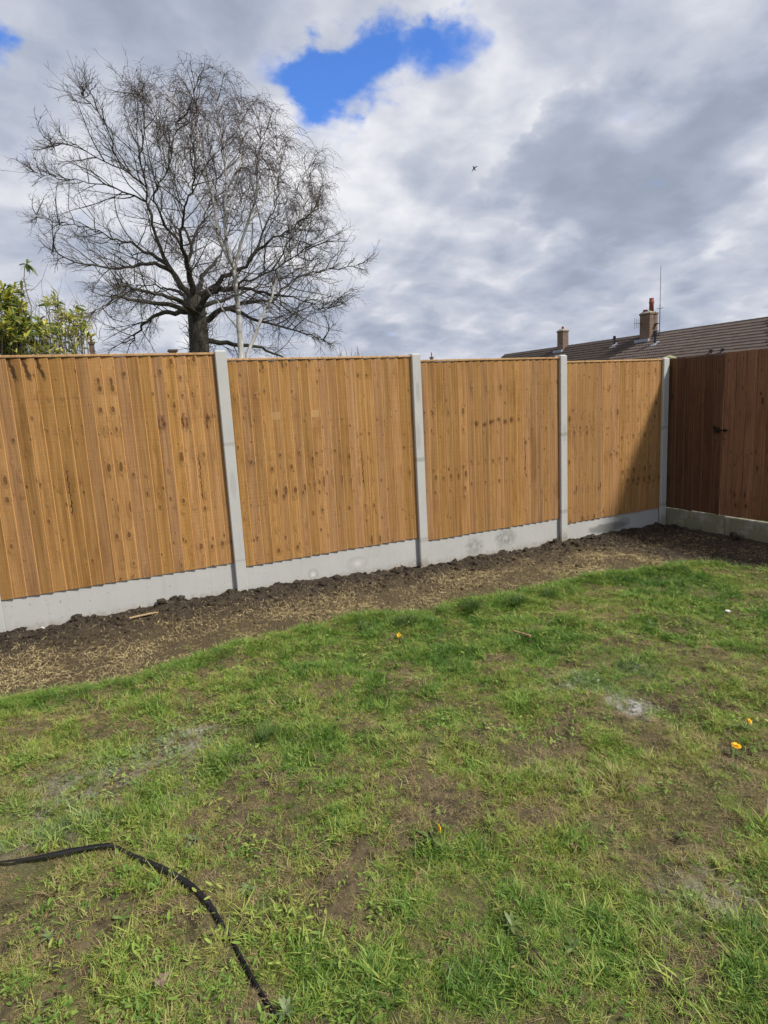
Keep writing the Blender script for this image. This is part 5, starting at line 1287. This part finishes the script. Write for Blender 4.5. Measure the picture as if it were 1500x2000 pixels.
        fs = [(4 * k + i, 4 * k + (i + 1) % 4, 4 * k + 4 + (i + 1) % 4, 4 * k + 4 + i) for k in range(n) for i in range(4)] + [(3, 2, 1, 0), (4 * n, 4 * n + 1, 4 * n + 2, 4 * n + 3)]
        m.add(vs, fs); o = m.build(name, mat, None, root_loc + np.array([0, 0, lift]), (0, -math.asin(d[2] / L), math.atan2(d[1], d[0]))); tag(o, label, cat)
    stick("wood_offcut", (253, 1212), (308, 1201), .020, .008, mwood, "pale flat wood offcut on the soil below the nearest panel", "offcut", .016)
    stick("stick", (1004, 1240), (1034, 1250), .016, .012, mst, "short pinkish stick on the grass below the water stains", "stick", .02)
    stick("stick", (-10, 1376), (66, 1355), .010, .008, mst, "long thin stick on the soil border at the left edge", "stick", .012)
    mwh = simple_mat("white_rubble", (.62, .60, .57), .8, .15, 30, .3)
    for (u, v, s, lab) in [(84, 1228, .016, "small white stone against the gravel board at the left"), (92, 1231, .011, "smaller white chip right beside the white stone at the left"), (1421, 1196, .022, "white lump on the dark soil at the right edge"), (1365, 1172, .012, "little white chip on the dark soil right of the corner post"), (1168, 1331, .012, "tiny white pebble in the right dust patch")]:
        P = ground_at(u, v); o = obj("stone", lump_mesh("stone", mwh, s, int(u), .7, 1), None, P + np.array([0, 0, s * .35])); tag(o, lab, "stone")
    CL = [(1152, 1052, .050, "largest dark soil clod against the narrow panel's gravel board"), (1200, 1042, .036, "soil clod right of the largest clod, under the long dark smear"), (1234, 1036, .042, "rounded soil clod near the corner post's foot"), (1333, 1027, .045, "soil clod in the corner under the darkest brown panel"), (1490, 1042, .065, "big black soil clod at the right edge against the mossy board"), (505, 1153, .032, "soil clod just right of the first whole post's foot"), (110, 1233, .030, "soil clod beside the white stone at the left"), (240, 1207, .030, "soil clod under the nearest panel, left of the wood offcut"), (872, 1099, .030, "soil clod right of the middle post's foot"), (1130, 1108, .028, "loose soil clod out on the dug strip below the narrow panel")]
    for i, (u, v, s, lab) in enumerate(CL):
        P = ground_at(u, v); P[1] = min(P[1], -.03 - s * .5) if u < 1400 else P[1]
        P[0] = min(P[0], 6.74 - s); P[2] = float(ground_z(P[0], P[1]))
        o = obj("soil_clod", lump_mesh("soil_clod", MAT_SOIL, s, 90 + i, .7, 3, .5), None, P + np.array([0, 0, s * .3]), (0, 0, r.uniform(0, 6))); tag(o, lab, "clod", "soil clods along the foot of the fence")
    # brown dead leaf
    md = simple_mat("dead_leaf", (.19, .125, .095), .7, .25, 30); vs = [(0, 0, .006)]
    rad = [1, .55, .8, .4, .9, .5, .7, .35, .85, .5, .75, .45]
    for i, q in enumerate(rad): a = 6.283 * i / 12; vs.append((.035 * q * math.cos(a), .03 * q * math.sin(a), .004 * math.sin(3 * a) + .008 * q))
    o = obj("dead_leaf", mesh_np("dead_leaf", vs, [(0, i + 1, (i + 1) % 12 + 1) for i in range(12)], md), None, ground_at(316, 1932) + np.array([0, 0, .025]), (.15, .1, .6)); tag(o, "brown lobed dead leaf on the grass inside the strap's curve", "leaf")
    o = o.copy(); COL.objects.link(o); o.location = (ground_at(290, 1800) + np.array([0, 0, .03])).tolist(); o.scale = (.55, .6, .8); o.rotation_euler = (.6, .3, 2.0); o['label'] = "small curled brown leaf above the lobed dead leaf"
    # a bent cable end sticking out of the soil beside the middle post
    mc = simple_mat("grey_cable", (.10, .095, .09), .6, .2, 20); g = Geo(); P0 = ground_at(815, 1106); P0[1] = min(P0[1], -.02); P0[2] = float(ground_z(P0[0], P0[1]))
    pts = np.array([(.02, .0, -.03), (.0, .0, .02), (-.025, .0, .055), (-.06, -.002, .082), (-.10, -.006, .088)]); g.add(*tubes(pts[None], np.full((1, 5), .0028), 6)); o = obj("cable", g.me("cable", mc), None, P0); tag(o, "short bent cable end poking from the soil by the middle post", "cable")
MAT_CLUMP = mat_leaf("clump_blade", (.045, .10, .018), (.075, .145, .025), (.13, .19, .045), .5, .25)
build_small(build_grass())
